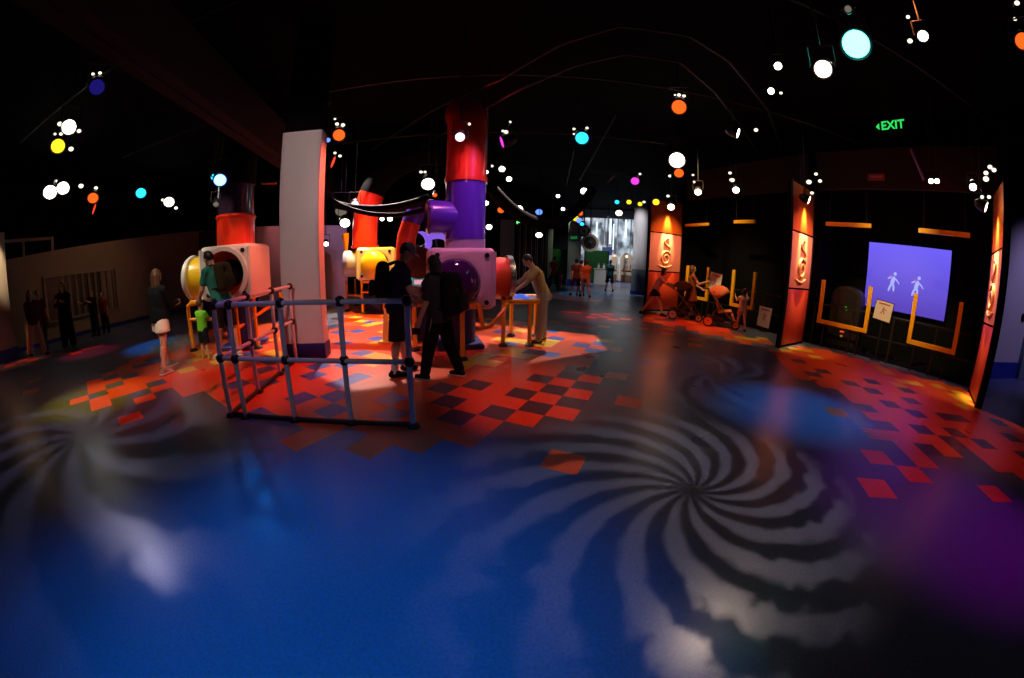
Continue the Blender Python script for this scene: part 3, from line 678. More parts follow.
# far hall: round signs, green partitions, alcoves, dark monitor
def roundsign(label, px, py, dist, r, m1, m2):
    p = at(px,py,dist); f = V3((-p.x,-p.y,0)).normalized()
    t = thing('round_sign',label,'sign',tuple(p),0)
    MB().ring((0,0,0),f,r*.72,r,.2,40).build('rim',m1,t)
    MB().lathe([(0,r*.74),(.06,r*.70),(.08,0)],(0,0,0),tuple(f),32).build('face',m2,t)
    MB().lathe([(0.05,r*.28),(.16,r*.2),(.18,0)],(0,0,0),tuple(f),20).build('centre_boss','blackmetal',t)
    MB().cyl((0,0,r),(0,0,CEIL-p.z),.03,n=8).build('hanger','blackmetal',t)
roundsign('upper dark-rimmed round sign beside the square white pillar',584,231,21.2,.34,'blackmetal','greydrum')
roundsign('lower pale-rimmed round sign beside the square white pillar',590,243,21.0,.50,'tanwall','blackmetal')
def gpanel(label, px0, px1, dist, h):
    a, b = flat(at(px0,260,dist)), flat(at(px1,260,dist)); c = (a+b)/2; d = b-a; L = d.length
    t = thing('green_partition',label,'partition',(c.x,c.y,0),math.atan2(d.y,d.x),'green partitions in the far hall')
    MB().box((0,0,h/2+.05),(L,.08,h),bevel=.01,seg=1).build('panel','greenpanel',t)
    for s in (-1,1): MB().box((s*(L/2-.05),0,h/2),(.1,.14,h+.06)).build('post','blackmetal',t)
    MB().box((0,0,.06),(L,.12,.12)).build('kick_board','pedestal',t)
gpanel('green partition left of the square white pillar',551,567,22.5,2.1)
gpanel('green partition right of the square white pillar',584,609,25.0,2.2)
for (px,label,w_,g) in ((614,'narrow orange-lit alcove left of the arched alcove in the far wall',.5,(1,.45,.25)),(626,'bright arched alcove with shelf in the far wall',.95,(1,.9,.7))):
    p = fe(px,270,.12); t = thing('lit_alcove',label,'alcove',(p.x,p.y,0),math.atan2(fd.y,fd.x))
    arch = [(-w_/2,.05),(w_/2,.05),(w_/2,1.75)]+[(w_/2*math.cos(a),1.75+w_/2*math.sin(a)) for a in [PI*k/10 for k in range(1,10)]]+[(-w_/2,1.75)]
    MB().prism([(x*1.15,z*1.04) for x,z in arch],.10,Matrix()).build('surround','white',t)
    MB().prism(arch,.02,Matrix.Translation((0,-.06,0))).build('recess',mat('recess',(.50,.38,.28),.7),t)
    MB().box((0,-.12,.95),(w_*.8,.14,.06)).build('shelf','amberpipe',t)
    MB().box((0,-.12,.3),(w_*.8,.14,.5)).build('plinth',mat('plinth',(.16,.08,.04),.6),t)
    MB().sph((0,-.12,2.0),.09,n=14).build('lamp',glow('alcovelamp%d'%px,g,2.2,True),t)
    for k in range(3): MB().box((-w_*.25+w_*.25*k,-.14,1.1+.05*k),(.14,.1,.25+.1*k),bevel=.02).build('exhibit','offwall',t)
p = at(607,251,26.0); t = thing('hanging_monitor','dark blue monitor hanging in front of the far glazed wall','monitor',tuple(p),-.25)
MB().box((0,0,0),(.7,.12,.55),bevel=.02).build('case','blackmetal',t); MB().box((0,-.065,0),(.62,.01,.47)).build('screen',glow('dimblue',(.03,.05,.30),.5),t)
MB().cyl((0,0,.27),(0,0,CEIL-p.z),.03,n=8).build('pole','blackmetal',t)
p = fl(601,283); p = flat(at(601,283,24.0)); t = thing('white_counter','white counter with small bottles in front of green partition far back','counter',(p.x,p.y,0),-.2)
MB().box((0,0,.5),(.95,.5,1.0),bevel=.02).build('body','white',t); MB().box((0,0,1.02),(1.05,.58,.05),bevel=.01).build('top','offwall',t)
for x in (-.2,.15): MB().lathe([(0,.07),(.2,.07),(.26,.03),(.36,.03),(.36,0)],(x,0,1.045),(x,0,3),14).build('bottle','paper',t)
# dark rack of hanging strips between the machine and the pillars
ra, rb = flat(at(519,250,18.5)), flat(at(546,250,18.5)); d = rb-ra; L = d.length; c = (ra+rb)/2
t = thing('strip_curtain','dark rack of tall hanging strips behind man in tan shirt','curtain',(c.x,c.y,0),math.atan2(d.y,d.x))
MB().box((0,0,3.25),(L+.2,.12,.12)).build('top_rail','blackmetal',t)
for s in (-1,1): MB().box((s*(L/2+.05),0,1.6),(.08,.1,3.3)).build('post','blackmetal',t)
for k in range(14):
    x = -L/2+L*(k+.5)/14; MB().box((x,random.uniform(-.03,.03),1.75),(L/14*random.uniform(.3,.7),.015,2.9)).build('strip',('greydrum','blackmetal','bluegrey')[k%3],t,smooth=False)
# ================================================================== LIGHT FITTINGS UNDER THE CEILING
GEL = {'w':((1,.95,.85),9),'ww':((1,.80,.55),9),'teal':((.10,1.0,.85),7),'blue':((.10,.25,1.0),8),'cyan':((.02,.55,.9),2.2),'dblue':((.02,.02,.45),.3),
       'y':((1,.72,.02),1.6),'o':((1,.11,.01),1.5),'r':((1,.06,.03),1.3),'m':((.8,.05,.65),1.3),'p':((1,.55,.8),4),'g':((.15,.9,.25),1.6),'dim':((.30,.27,.22),.5),'b':((.12,.25,1),1.8)}
def spot_fitting(label, px, py, gel, rpx, vents=(), side=None, dist=None, z=4.5, group='theatre spotlights under the ceiling', domed=False):
    d = ray(px,py); tn = d.z/math.hypot(d.x,d.y)
    if dist is None: dist = min((z-CH)/max(tn,.02), 21)
    L = at(px,py,dist); L3 = (L-V3((0,0,CH))).length
    rl = max(.035,min(.22, rpx*L3/330))
    tow = V3((-L.x,-L.y,0)).normalized()
    ax = (tow*.78+V3((0,0,-.62))).normalized() if side is None else (V3((-tow.y,tow.x,0))*side*.93+V3((0,0,-.35))+tow*.12).normalized()
    t = thing('ceiling_spotlight',label,'spotlight',tuple(L),0,group)
    bl = max(.22,rl*2.6); rb = max(rl*1.18,.055)
    h = MB().lathe([(.012,rb*.98),(.0,rb*1.06),(-.05,rb*1.06),(-.06,rb),(-bl*.55,rb*.95),(-bl*.8,rb*.72),(-bl,rb*.4),(-bl,0)],(0,0,0),tuple(ax),20)
    h.build('housing','blackmetal',t)
    c, s = GEL[gel]
    pr = [(.004,rl),(.006,0)] if not domed else [(0,rl)]+[(rl*.8*math.sin(a),rl*math.cos(a)) for a in (.3,.6,.9,1.2,1.5)]+[(rl*.8,0)]
    MB().lathe(pr,(0,0,0),tuple(ax),20).build('lens',glow('gel_'+gel,c,s),t)
    lat_ = ax.cross(V3((0,0,1))).normalized(); md = -ax*bl*.45
    MB().tube([md+lat_*(rb+.0),md+lat_*(rb+.03),md+lat_*(rb+.03)+V3((0,0,rb*2+.05)),md-lat_*(rb+.03)+V3((0,0,rb*2+.05)),md-lat_*(rb+.03),md-lat_*rb],.012,8).build('yoke','blackmetal',t)
    tp = md+V3((0,0,rb*2+.05)); MB().cyl(tp,tp+V3((0,0,max(.1,CEIL-.02-L.z-tp.z))),.014,n=8).build('stem','blackmetal',t)
    for k, (vx,vy,vr) in enumerate(vents):
        p = at(vx,vy,dist+.12)-L
        MB().sph(p,max(.012,vr*L3/430),(1,1,.75),10).build('vent_glow',glow('ventglow',(1,.9,.70),1.5),t)
    return L, t
F = spot_fitting
F('dim blue spotlight high at upper left, apart from the others',97,87,'dblue',5.5,[(93,74,1.6),(100,73,1.8)])
LG2,_ = F('white spotlight above a yellow one on the left',69,127,'w',5,[(60,124,2.6),(61,134,1.8),(55,134,1.4),(79,131,2.2)])
F('yellow spotlight on the left, under a white one',58,146,'y',5,[(71,149,2.6)])
F('big domed white lamp low at far left',50,192,'w',6.5,[(56,181,1.5)],domed=True)
F('tilted white spotlight beside the big domed lamp at left',63,188,'w',4.5,[(81,186,2.6)])
F('orange-red spotlight at left over the tan wall, round lens',93,198,'o',4,[(96,188,2)])
F('red spotlight turned edge-on over the tan wall',94,209,'r',4.5,side=1)
F('orange spotlight at the far left edge of the room',5,213,'o',4,[(4,207,1.6),(8,206,1.6)])
F('cyan spotlight left of the red chimney tube',141,193,'cyan',4)
F('round white spotlight left of the red chimney tube',169,202,'w',5,[(176,208,2),(163,200,2)])
LB,_ = F('bright blue spotlight shining above the red chimney tube',220,180,'blue',5,[],dist=6.9)
F('small blue spotlight just left of the bright blue one',214,177,'cyan',2.6,dist=7.2)
F('small warm lamp at the rim of the clear chimney tube',216,204,'dim',2,[(216,203,1.6)],dist=7.0)
F('red spotlight turned edge-on above the column top',315,104,'r',5,[(302,84,1.5),(312,92,2.6),(304,98,2),(314,91,1.6)],side=-1)
F('orange spotlight just right of the column top',339,135,'o',5,[(337,124,2.2),(343,125,2.4),(335,119,1.4)])
F('red spotlight turned edge-on right of the column',333,162,'r',5,[(335,153,1.8),(340,156,2)],side=1)
F('tiny blue spotlight at the upper right corner of the column',328,140,'b',2)
F('small white spotlight beside the column, above the railing joint',339,211,'w',2.8,[(326,215,1.5)])
F('small white spotlight low against the right edge of the column',326,244,'w',2.2,dist=12.5)
F('pinkish white spotlight in front of the tall red tube top',460,137,'p',4,[(469,124,2.2)],dist=5.6)
F('magenta spotlight turned edge-on right of the tall red tube',502,142,'m',5,[(510,122,1.8),(506,132,2.6),(503,131,1.8)],side=-1)
F('small tilted white spotlight under the magenta edge-on one',502,169,'w',2.6,[(492,166,1.8)])
F('small white spotlight right of the tall tube, third downwards',509,179,'w',2.4)
F('tiny white lamp touching the edge of the tall tube',486,172,'w',1.8,[],dist=7)
F('tiny white lamp against the edge of the purple tube',486,203,'w',2.2,dist=7.2)
F('large tilted white spotlight left of the purple tube',428,184,'w',5.5,[(421,172,2),(425,172,1.8)],dist=8.5)
F('tiny orange lamp above the purple branch tube',435,195,'o',1.8,dist=9)
F('pale violet spotlight beside the far red tube',355,204,'p',3,[],dist=10.2)
F('dim wide lamp left of the far red tube',341,211,'dim',5,dist=12)
F('bright white spotlight low between column and far red tube',345,223,'w',4.2,[(341,219,2)],dist=11.5)
F('tiny white lamp right of the far red tube, left of a pair',382,219,'w',1.8,dist=13)
F('tiny white lamp right of the far red tube, right of a pair',390,219,'w',2.2,dist=13)
F('large cyan spotlight near the middle of the ceiling',582,138,'cyan',5.5,[(574,129,1.8),(587,128,1.8),(574,134,1.4)])
LO,_ = F('large orange spotlight above the first pylon',679,107,'o',6,[(679,95,2.2),(684,96,2),(675,95,1.2)])
F('big domed white lamp above the first pylon',677,160,'w',6.5,domed=True,dist=10.5)
F('orange-pink spotlight under the big domed lamp',679,173,'o',4,[(670,176,2)],dist=11.4)
F('magenta spotlight in the middle distance, left of the first pylon',635,181,'m',3.6,[(640,174,1.6)])
F('small white spotlight in mid ceiling, left of the magenta one',584,191,'w',3)
F('tiny white lamp far back over the hall',558,196,'w',1.6)
F('tiny teal spotlight far back beside yellow ones',617,202,'cyan',2)
F('tiny yellow spotlight far back, upper one',629,202,'y',2.2)
F('tiny yellow spotlight far back, beside a white one',640,204,'y',2,[(644,202,1.8)])
F('orange spotlight far back, over the far hall entrance',579,213,'o',4)
F('yellow spotlight far back, left in a coloured cluster',576,218.5,'y',2.8)
F('blue spotlight far back, middle of a coloured cluster',579.5,220.5,'b',2.8)
F('teal spotlight far back, lowest of a coloured cluster',582,224,'cyan',1.8)
F('warm white lamp far back, over the glazed wall',619,213,'ww',2.8)
F('yellow spotlight at the top left of the first pylon',656,202,'y',3,dist=11.6)
F('white spotlight far back, right of the tall tube',519,209,'w',3.6)
F('orange spotlight far back, nearest right of the purple tube',501,210,'o',3,[(506,207,1.6)])
F('blue spotlight far back, left of the coloured cluster',539,212,'b',3)
F('green spotlight far back, low over the strip rack',519,222.5,'g',2.4)
F('row of small pale lamps far back, beside the green spotlight',527,223,'dim',1.6,[(524,222,1.5),(529,222,1.5),(533,223,1.6)])
F('white lamp low right of the purple tube base',489,227,'w',2.6,dist=14)
F('bright white lamp above the strip rack',539,235,'w',2.8,dist=17)
F('tiny white lamp far back, between blue and cluster',563,209,'w',1.6)
LT,_ = F('very bright teal spotlight at upper right',856,44,'teal',10,[],z=4.6)
LG1,_ = F('round warm white spotlight left of the bright teal one',823,69,'ww',6.5,[(830,63,2)],z=3.75)
F('small white spotlight left of the round warm white one',778,66,'w',3,[])
F('dim white spotlight below left of the round warm one',771,91,'w',2.6,[(781,93,1.8)])
F('tilted white spotlight right of the bright teal one',923,36,'w',3.6,[(910,41,2.6),(908,17,2)])
F('dim lamp above the bright teal spotlight',848,9,'dim',2.5)
F('orange-red spotlight at the right edge of the picture',1023,41,'o',5,[(1017,3,2.4),(1015,19,1.8)])
F('white spotlight on a pair of ceiling rods, above far bay',738,133,'w',4,[(756,130,2.4)],side=1)
F('white spotlight over the far bay, nearer the first pylon',698,192,'w',2.8,[(694,182,1.6),(693,175,1.5)],dist=9.8)
F('white spotlight over the far bay, under a stack of glints',736,190,'w',2.8,[(730,173,2),(732,180,3)],dist=9)
FB = onplane(809,197,finB+dB*.3,nB); FC = onplane(986,205,finC-dB*.3,(.87,.49))
F('pylon lamp at the top of the middle pylon',809,200,'ww',3.2,[(816,174,2),(820,181,2.2),(809,182,3),(812,193,2)],side=1,dist=math.hypot(FB.x,FB.y))
F('pylon lamp at the top of the edge-on pylon at right',986,207,'ww',3.4,[(986,173,2.4),(990,167,2.4),(994,170,2.4),(986,179,3),(982,197,2),(989,197,2)],side=1,dist=8.2)
F('pylon lamp at the top of the first pylon by strollers',671,207,'ww',3,[(668,196,2)],dist=11.2)
F('small white spotlight left of the edge-on pylon lamp',973,187,'w',2.6,[(972,181,2)],dist=8.6)
F('left of two small white lamps on the dark header',931,181,'w',1.9,dist=9.0)
F('right of two small white lamps on the dark header',937,181,'w',1.9,dist=8.9)
F('tiny yellow lamp over the far bay header',801,205,'dim',2,dist=9.6)

# ---- black pipework and curved track on the ceiling
def cpipe(label, pts, r, mt='cable', nm='ceiling_pipe', cat='pipe', group='dark pipes and tracks under the ceiling'):
    m = MB().tube(pts,r,10); o = m.build(nm,mt); tag(o,label,cat,group); return o
mat('pipe',(.03,.025,.02),.45,metal=.5)
def skyline(pts, z): return [fl(px,py,z) for px,py in pts]
cpipe('upper curved lighting track arching over the middle of the ceiling',skyline([(372,150),(430,112),(500,80),(560,45),(620,26),(690,36),(730,62),(768,110),(782,152)],4.9),.025,'pipe','curved_track','track')
cpipe('lower curved lighting track arching over the middle of the ceiling',skyline([(390,168),(450,130),(520,90),(575,66),(625,54),(680,62),(715,92),(745,132),(758,153)],4.7),.022,'pipe','curved_track','track')
cpipe('thin slanted pipe right of the tall tube',[fl(580,180,4.6),fl(616,115,4.9)],.02,'pipe')
cpipe('second thin slanted pipe right of the tall tube',[fl(566,186,4.5),fl(574,150,4.7)],.018,'pipe')
cpipe('short pipe beside the far glazed wall',[at(600,190,14),at(622,170,13)],.025,'pipe')
cpipe('thin rod hanging over the white spotlight at left',[fl(42,58,5.3),fl(57,104,4.7)],.012,'pipe','hanging_rod','rod')
cpipe('second thin rod hanging over the white spotlight at left',[fl(71,60,5.3),fl(77,92,4.8)],.012,'pipe','hanging_rod','rod')
cpipe('short yellowish pipe left of the column top',[at(262,183,8.2),at(276,183,7.6)],.03,'amberpipe')
pv = onB(0,0) if False else None
a_, b_ = onplane(911,149,RB0-nB*.3,dB), onplane(924,180,RB0-nB*.3,dB)
cpipe('slanted purple conduit on dark header above the purple screen',[a_,b_],.035,mat('conduit',(.25,.2,.6),.4))
for k,(y,l) in enumerate(((3.0,'nearest straight batten pipe across the ceiling'),(6.2,'second straight batten pipe across the ceiling'),(9.5,'third straight batten pipe across the ceiling'),(13.5,'farthest straight batten pipe across the ceiling'))):
    cpipe(l,[(-8 if y > 9 else -11,y+.5,5.0),(10,y,5.0)],.025,'pipe','batten_pipe')
# sagging black cables
def swag(label, a, b, sag, r):
    a, b = V3(a), V3(b); pts = [a+(b-a)*k/24+V3((0,0,-4*sag*(k/24)*(1-k/24))) for k in range(25)]
    cpipe(label,pts,r,'cable','sagging_duct','duct','black sagging ducts')
swag('thick black sagging duct between the tall tube and far hall',at(492,190,8.2),at(592,190,12.0),.95,.16)
swag('black sagging duct over the far red tube',at(338,205,9.0),at(430,198,8.0),.18,.10)
swag('thin black sagging cable in front of the far red tube',at(330,199,8.6),at(452,200,7.0),.35,.05)
# ================================================================== PEOPLE
def hull(bm, p1, r1, p2, r2, n=14):
    p1, p2 = V3(p1), V3(p2); d = p2-p1; L = d.length
    if L < 1e-5: d = V3((0,0,1))
    q = d.normalized().to_track_quat('Z','Y').to_matrix(); rings = []; K = 5
    for k in range(1,K+1):
        a = -PI/2+PI/2*k/K; rings.append((p1+q@V3((0,0,r1*math.sin(a))), r1*math.cos(a)))
    for k in range(0,K):
        a = PI/2*k/K; rings.append((p2+q@V3((0,0,r2*math.sin(a))), r2*math.cos(a)))
    rs = [[bm.verts.new(c+q@V3((r*math.cos(2*PI*j/n),r*math.sin(2*PI*j/n),0))) for j in range(n)] for c,r in rings]
    for a,b in zip(rs,rs[1:]):
        for j in range(n): bm.faces.new((a[j],a[(j+1)%n],b[(j+1)%n],b[j]))
    e0 = bm.verts.new(p1+q@V3((0,0,-r1))); e1 = bm.verts.new(p2+q@V3((0,0,r2)))
    for j in range(n):
        bm.faces.new((rs[0][(j+1)%n],rs[0][j],e0)); bm.faces.new((rs[-1][j],rs[-1][(j+1)%n],e1))
def ell(bm, c, radii, rot=None):
    r = bmesh.ops.create_uvsphere(bm,u_segments=20,v_segments=14,radius=1)
    bmesh.ops.transform(bm,matrix=Matrix.Translation(c)@(rot.to_4x4() if rot else Matrix())@Matrix.Diagonal((*radii,1)),verts=r['verts'])
def fuse(name, fill, m, parent, vox, smooth=4, cut=None):
    """fill(bm) adds overlapping volumes; they are merged into one continuous skin"""
    bm = bmesh.new(); fill(bm); me = bpy.data.meshes.new(name); bm.to_mesh(me); bm.free()
    o = bpy.data.objects.new('tmp',me); COL.objects.link(o)
    md = o.modifiers.new('r','REMESH'); md.mode = 'VOXEL'; md.voxel_size = vox
    s = o.modifiers.new('s','SMOOTH'); s.factor = .5; s.iterations = smooth
    dg = bpy.context.evaluated_depsgraph_get(); ne = bpy.data.meshes.new_from_object(o.evaluated_get(dg))
    bpy.data.objects.remove(o); bpy.data.meshes.remove(me)
    ne.name = name; ne.materials.clear(); ne.materials.append(MATS[m] if isinstance(m,str) else m); ne.shade_smooth()
    if cut:
        b = bmesh.new(); b.from_mesh(ne)
        for co,no in cut: bmesh.ops.bisect_plane(b,geom=b.verts[:]+b.edges[:]+b.faces[:],plane_co=co,plane_no=no,clear_outer=True)
        b.to_mesh(ne); b.free()
    r = bpy.data.objects.new(name,ne); COL.objects.link(r); r.parent = parent; return r
def person(label, loc, yaw, H, wear, pose=None, vox=.010, build=1.0, headk=1.0, group=None, dz=0):
    p = dict(lean=0,side=0,head=0,turn=0,hL=(0,3),hR=(0,3),kL=0,kR=0,sL=(5,8),sR=(5,8),eL=12,eR=12,curl=35,inL=0,inR=0)
    p.update(pose or {}); s = H/1.75; B = build
    t = thing('person',label,'person',(loc[0],loc[1],dz),yaw,group)
    def D(flex,abd,side,inn=0): f,a = R(flex),R(abd); return V3((side*math.sin(a)*math.cos(R(inn)),math.sin(f)*math.cos(a)+0,-math.cos(f)*math.cos(a))).normalized()
    J = {}
    for k,sd in (('L',-1),('R',1)):
        hip = V3((sd*.092,0,-.02)); kn = hip+.43*D(*p['h'+k],sd); an = kn+.42*D(p['h'+k][0]-p['k'+k],p['h'+k][1],sd); J['hip'+k],J['kn'+k],J['an'+k] = hip,kn,an
    low = min(J['anL'].z,J['anR'].z); up = .085-low; mx = (J['anL'].y+J['anR'].y)/2
    sh0 = V3((0,-mx*.0,up))
    for k in list(J): J[k] = J[k]+sh0
    P = sh0.copy(); tv = V3((math.sin(R(p['side'])),math.sin(R(p['lean'])),math.cos(R(p['lean'])))).normalized()
    fw = V3((0,math.cos(R(p['lean'])),-math.sin(R(p['lean']))))
    nb = P+.50*tv; hl = p['lean']+p['head']
    hv = V3((math.sin(R(p['side'])),math.sin(R(hl)),math.cos(R(hl)))).normalized()
    hc = nb+.055*tv+.125*hv*headk; tr = Matrix.Rotation(R(p['turn']),3,hv)
    f = tr@V3((0,math.cos(R(hl)),-math.sin(R(hl)))); lx = hv.cross(f).normalized()*-1
    for k,sd in (('L',-1),('R',1)):
        sh = P+.445*tv+V3((sd*.175*(.5+.5*B),0,0)); fl_,ab = p['s'+k]; d1 = D(fl_,ab,sd); el = sh+.285*d1
        d2 = D(fl_+p['e'+k],ab*.6,sd); d2.x -= sd*math.sin(R(p['in'+k])); d2.normalize(); wr = el+.255*d2
        J['sh'+k],J['el'+k],J['wr'+k],J['d2'+k] = sh,el,wr,d2
    S = lambda v: V3(v)*s
    def torso(bm,g,lo=0.0,hi=1):
        for x in (-.055,.055):
            o = V3((x*B,0,0))
            if lo <= .0: hull(bm,S(P+o*1.1-.02*tv),(.105*B+g)*s,S(P+o+.14*tv+.01*fw),(.098*B+g)*s)
            hull(bm,S(P+o+.12*tv+.012*fw*B),(.098*B+g)*s,S(P+o*1.25+.36*tv),(.108*(.4+.6*B)+g)*s)
            hull(bm,S(P+o*1.2+.33*tv),(.104*(.4+.6*B)+g)*s,S(P+.46*tv+V3((2.3*x,0,0))),(.062+g)*s)
        for k in 'LR': hull(bm,S(nb-.035*tv),(.058+g*.5)*s,S(J['sh'+k]),(.056*(.5+.5*B)+g)*s)
    def arm(bm,k,g,upto):
        a,b,c = J['sh'+k],J['el'+k],J['wr'+k]
        if upto <= 1: hull(bm,S(a),(.052*(.5+.5*B)+g)*s,S(a+(b-a)*upto),(.052-.010*upto+g)*s)
        else:
            hull(bm,S(a),(.052*(.5+.5*B)+g)*s,S(b),(.041+g)*s); hull(bm,S(b),(.042+g)*s,S(b+(c-b)*(upto-1)),(.042-.014*(upto-1)+g)*s)
    def legv(bm,k,g,upto,flare=0):
        a,b,c = J['hip'+k],J['kn'+k],J['an'+k]
        e = a+(b-a)*min(1,upto)
        hull(bm,S(a),(.088*(.5+.5*B)+g)*s,S(e),((.088-.030*min(1,upto))*(.6+.4*B)+g+flare)*s)
        if upto > 1:
            e = b+(c-b)*(upto-1); hull(bm,S(b),(.056+g+flare)*s,S(e),(.055-.018*(upto-1)+g+flare)*s)
            if upto > 1.5:
                bk = (c-b).normalized().cross(V3((1,0,0))).normalized(); bk = bk if bk.y < 0 else -bk
                hull(bm,S(b+(c-b)*.2+bk*.012),(.052+g)*s,S(b+(c-b)*.5+bk*.010),(.048+g)*s)
    def bodyfill(bm):
        torso(bm,0); hull(bm,S(nb-.03*tv),.056*s,S(hc-.05*hv+.0*f),.052*s)
        rot = Matrix((lx,f,hv)).transposed(); hk = headk
        ell(bm,S(hc+.01*hv),(.073*s*hk,.093*s*hk,.108*s*hk),rot)
        hull(bm,S(hc+.020*f-.045*hv*hk),.058*s*hk,S(hc+.050*f*hk-.078*hv*hk),.036*s*hk)
        hull(bm,S(hc+.088*f*hk+.012*hv),.010*s*hk,S(hc+.104*f*hk-.022*hv),.014*s*hk)
        hull(bm,S(hc+.080*f*hk-.052*hv-.012*lx),.012*s*hk,S(hc+.080*f*hk-.052*hv+.012*lx),.012*s*hk)
        for sd in (-1,1): ell(bm,S(hc+sd*.074*lx*hk-.005*hv),(.012*s,.022*s*hk,.033*s*hk),rot)
        for k,sd in (('L',-1),('R',1)):
            arm(bm,k,0,2.0); legv(bm,k,0,2.0)
            w_,d2 = J['wr'+k],J['d2'+k]
            side = d2.cross(V3((1,0,0)));
            if side.length < .1: side = V3((0,1,0))
            side.normalize(); 
            if side.y < 0: side = -side            # across the palm: index side points forward
            pn = V3((-sd,0,0)); pn = (pn-d2*pn.dot(d2)).normalized()   # palm faces the body
            for q_ in (-.022,0,.022): hull(bm,S(w_+side*q_*.7),.024*s,S(w_+d2*.085+side*q_*1.25),.0165*s,10)
            for q_,L in zip((.031,.0105,-.0105,-.030),(.072,.080,.074,.058)):
                b0 = w_+d2*.088+side*q_; c1 = R(p['curl']*.6); c2 = R(p['curl']*1.5)
                m1 = b0+(d2*math.cos(c1)+pn*math.sin(c1))*L*.5; e1 = m1+(d2*math.cos(c2)+pn*math.sin(c2))*L*.5
                hull(bm,S(b0),.0098*s,S(m1),.0090*s,8); hull(bm,S(m1),.0090*s,S(e1),.0078*s,8)
            tb = w_+d2*.03+side*.026; m1 = tb+(d2*.55+side*.6+pn*.4).normalized()*.038; e1 = m1+(d2*.85+side*.2+pn*.4).normalized()*.03
            hull(bm,S(tb),.0125*s,S(m1),.0105*s,8); hull(bm,S(m1),.0105*s,S(e1),.0085*s,8)
            an = J['an'+k]; hull(bm,S(an+V3((0,-.035,-.045))),.034*s,S(an+V3((0,.13,-.058))),.027*s); hull(bm,S(an),.037*s,S(an+V3((0,-.02,-.04))),.034*s)
    body = fuse('body',bodyfill,wear.get('skin','skin_fair'),t,vox*(1 if H > 1.3 else .85),3)
    for sd in (-1,1):
        MB().sph(S(hc+sd*.031*lx*headk+.077*f*headk+.022*hv),.0125*s*headk,n=10).build('eye',mat('eye',(.03,.02,.015),.15),t)
    if 'top' in wear:
        c,sl,hem = wear['top']
        fuse('shirt',lambda bm:(torso(bm,.018),arm(bm,'L',.017,sl),arm(bm,'R',.017,sl),
             [hull(bm,S(P+V3((x,0,0))-hem*tv),(.112*B+.018)*s,S(P+V3((x,0,0))+.12*tv),(.10*B+.018)*s) for x in (-.05*B,.05*B)]),
             cloth(*c),t,.012,3,cut=[(S(P-(hem+.05)*tv),-tv)])
    if 'bottom' in wear:
        c,upto,fl_ = wear['bottom']
        fuse('trousers' if upto > 1.5 else 'shorts',lambda bm:([hull(bm,S(P+V3((x,0,0))-.03*tv),(.113*B+.012)*s,S(P+V3((x,0,0))+.05*tv),(.10*B+.012)*s) for x in (-.055*B,.055*B)],
             legv(bm,'L',.018,upto,fl_),legv(bm,'R',.018,upto,fl_)),cloth(*c),t,.012,3,
             cut=[(V3((0,0,min((J['hip'+k]+(J['kn'+k]-J['hip'+k])*min(1,upto)).z for k in 'LR')*s-.01)),V3((0,0,-1)))] if upto < 1.1 else None)
    if 'skirt' in wear:
        c,ln = wear['skirt']; m = MB(); prof = [(-.02,.125*B*s),(.10*s,.15*B*s),(ln*.6*s,.19*s),(ln*s,.23*s)]
        m.lathe(prof,S(P+.12*tv),S(P+.12*tv-V3((0,0,1))),28).build('skirt',cloth(*c),t)
    sc_ = wear.get('shoes',('shoeblack',(.015,.015,.016)))
    for k in 'LR':
        an = J['an'+k]
        o = fuse('shoe',lambda bm:(hull(bm,S(an+V3((0,-.04,-.040))),.043*s,S(an+V3((0,.135,-.050))),.037*s),hull(bm,S(an+V3((0,-.01,.0))),.046*s,S(an+V3((0,.06,-.04))),.042*s)),
             cloth(*sc_),t,.010,2,cut=[(V3((0,0,S(an).z-.083*s)),V3((0,0,-1)))])
        if 'sole' in wear: MB().box(S(an+V3((0,.05,-.075))),(.085*s,.27*s,.02*s),bevel=.008*s).build('sole',wear['sole'],o)
        if 'socks' in wear: MB().cyl(S(an+V3((0,-.005,-.02))),S(an+(J['kn'+k]-an)*.22),.046*s,.050*s,16).build('sock',wear['socks'],t)
    if 'hair' in wear:
        c,ln = wear['hair']; rot = Matrix((lx,f,hv)).transposed()
        def hf(bm):
            ell(bm,S(hc-.020*f*headk+.026*hv*headk),(.083*s*headk,.093*s*headk,.106*s*headk),rot)
            if ln:
                for q_ in (-.045,0,.045):
                    hull(bm,S(hc+q_*lx-.055*f),.048*s,S(hc+q_*1.25*lx-.075*f-ln*V3((0,0,1))*.9+.02*f),.038*s)
                for q_ in (-.07,.07): hull(bm,S(hc+q_*lx-.01*f+.03*hv),.028*s,S(hc+q_*1.1*lx-.03*f-min(ln,.16)*V3((0,0,1))),.028*s)
        fuse('hair',hf,mat('hair_'+c[0],c[1],.55,noise=.2,nscale=80),t,.010,2)
    if 'cap' in wear:
        c,brim = wear['cap']; rot = Matrix((lx,f,hv)).transposed()
        def cf(bm):
            ell(bm,S(hc-.006*f+.052*hv),(.088*s,.106*s,.078*s),rot)
        o = fuse('cap',cf,cloth(*c),t,.010,3,cut=[(S(hc+.035*hv),-hv)])
        bm = MB(); rr = bmesh.ops.create_cone(bm.bm,cap_ends=True,segments=32,radius1=1,radius2=.8,depth=.01*s)
        bmesh.ops.transform(bm.bm,matrix=Matrix.Translation(S(hc+(.02 if brim else .05)*f+.045*hv))@rot.to_4x4()@Matrix.Diagonal((.125*s,(.165 if brim else .13)*s,1,1)),verts=rr['verts'])
        bm.build('brim',cloth(*c),o)
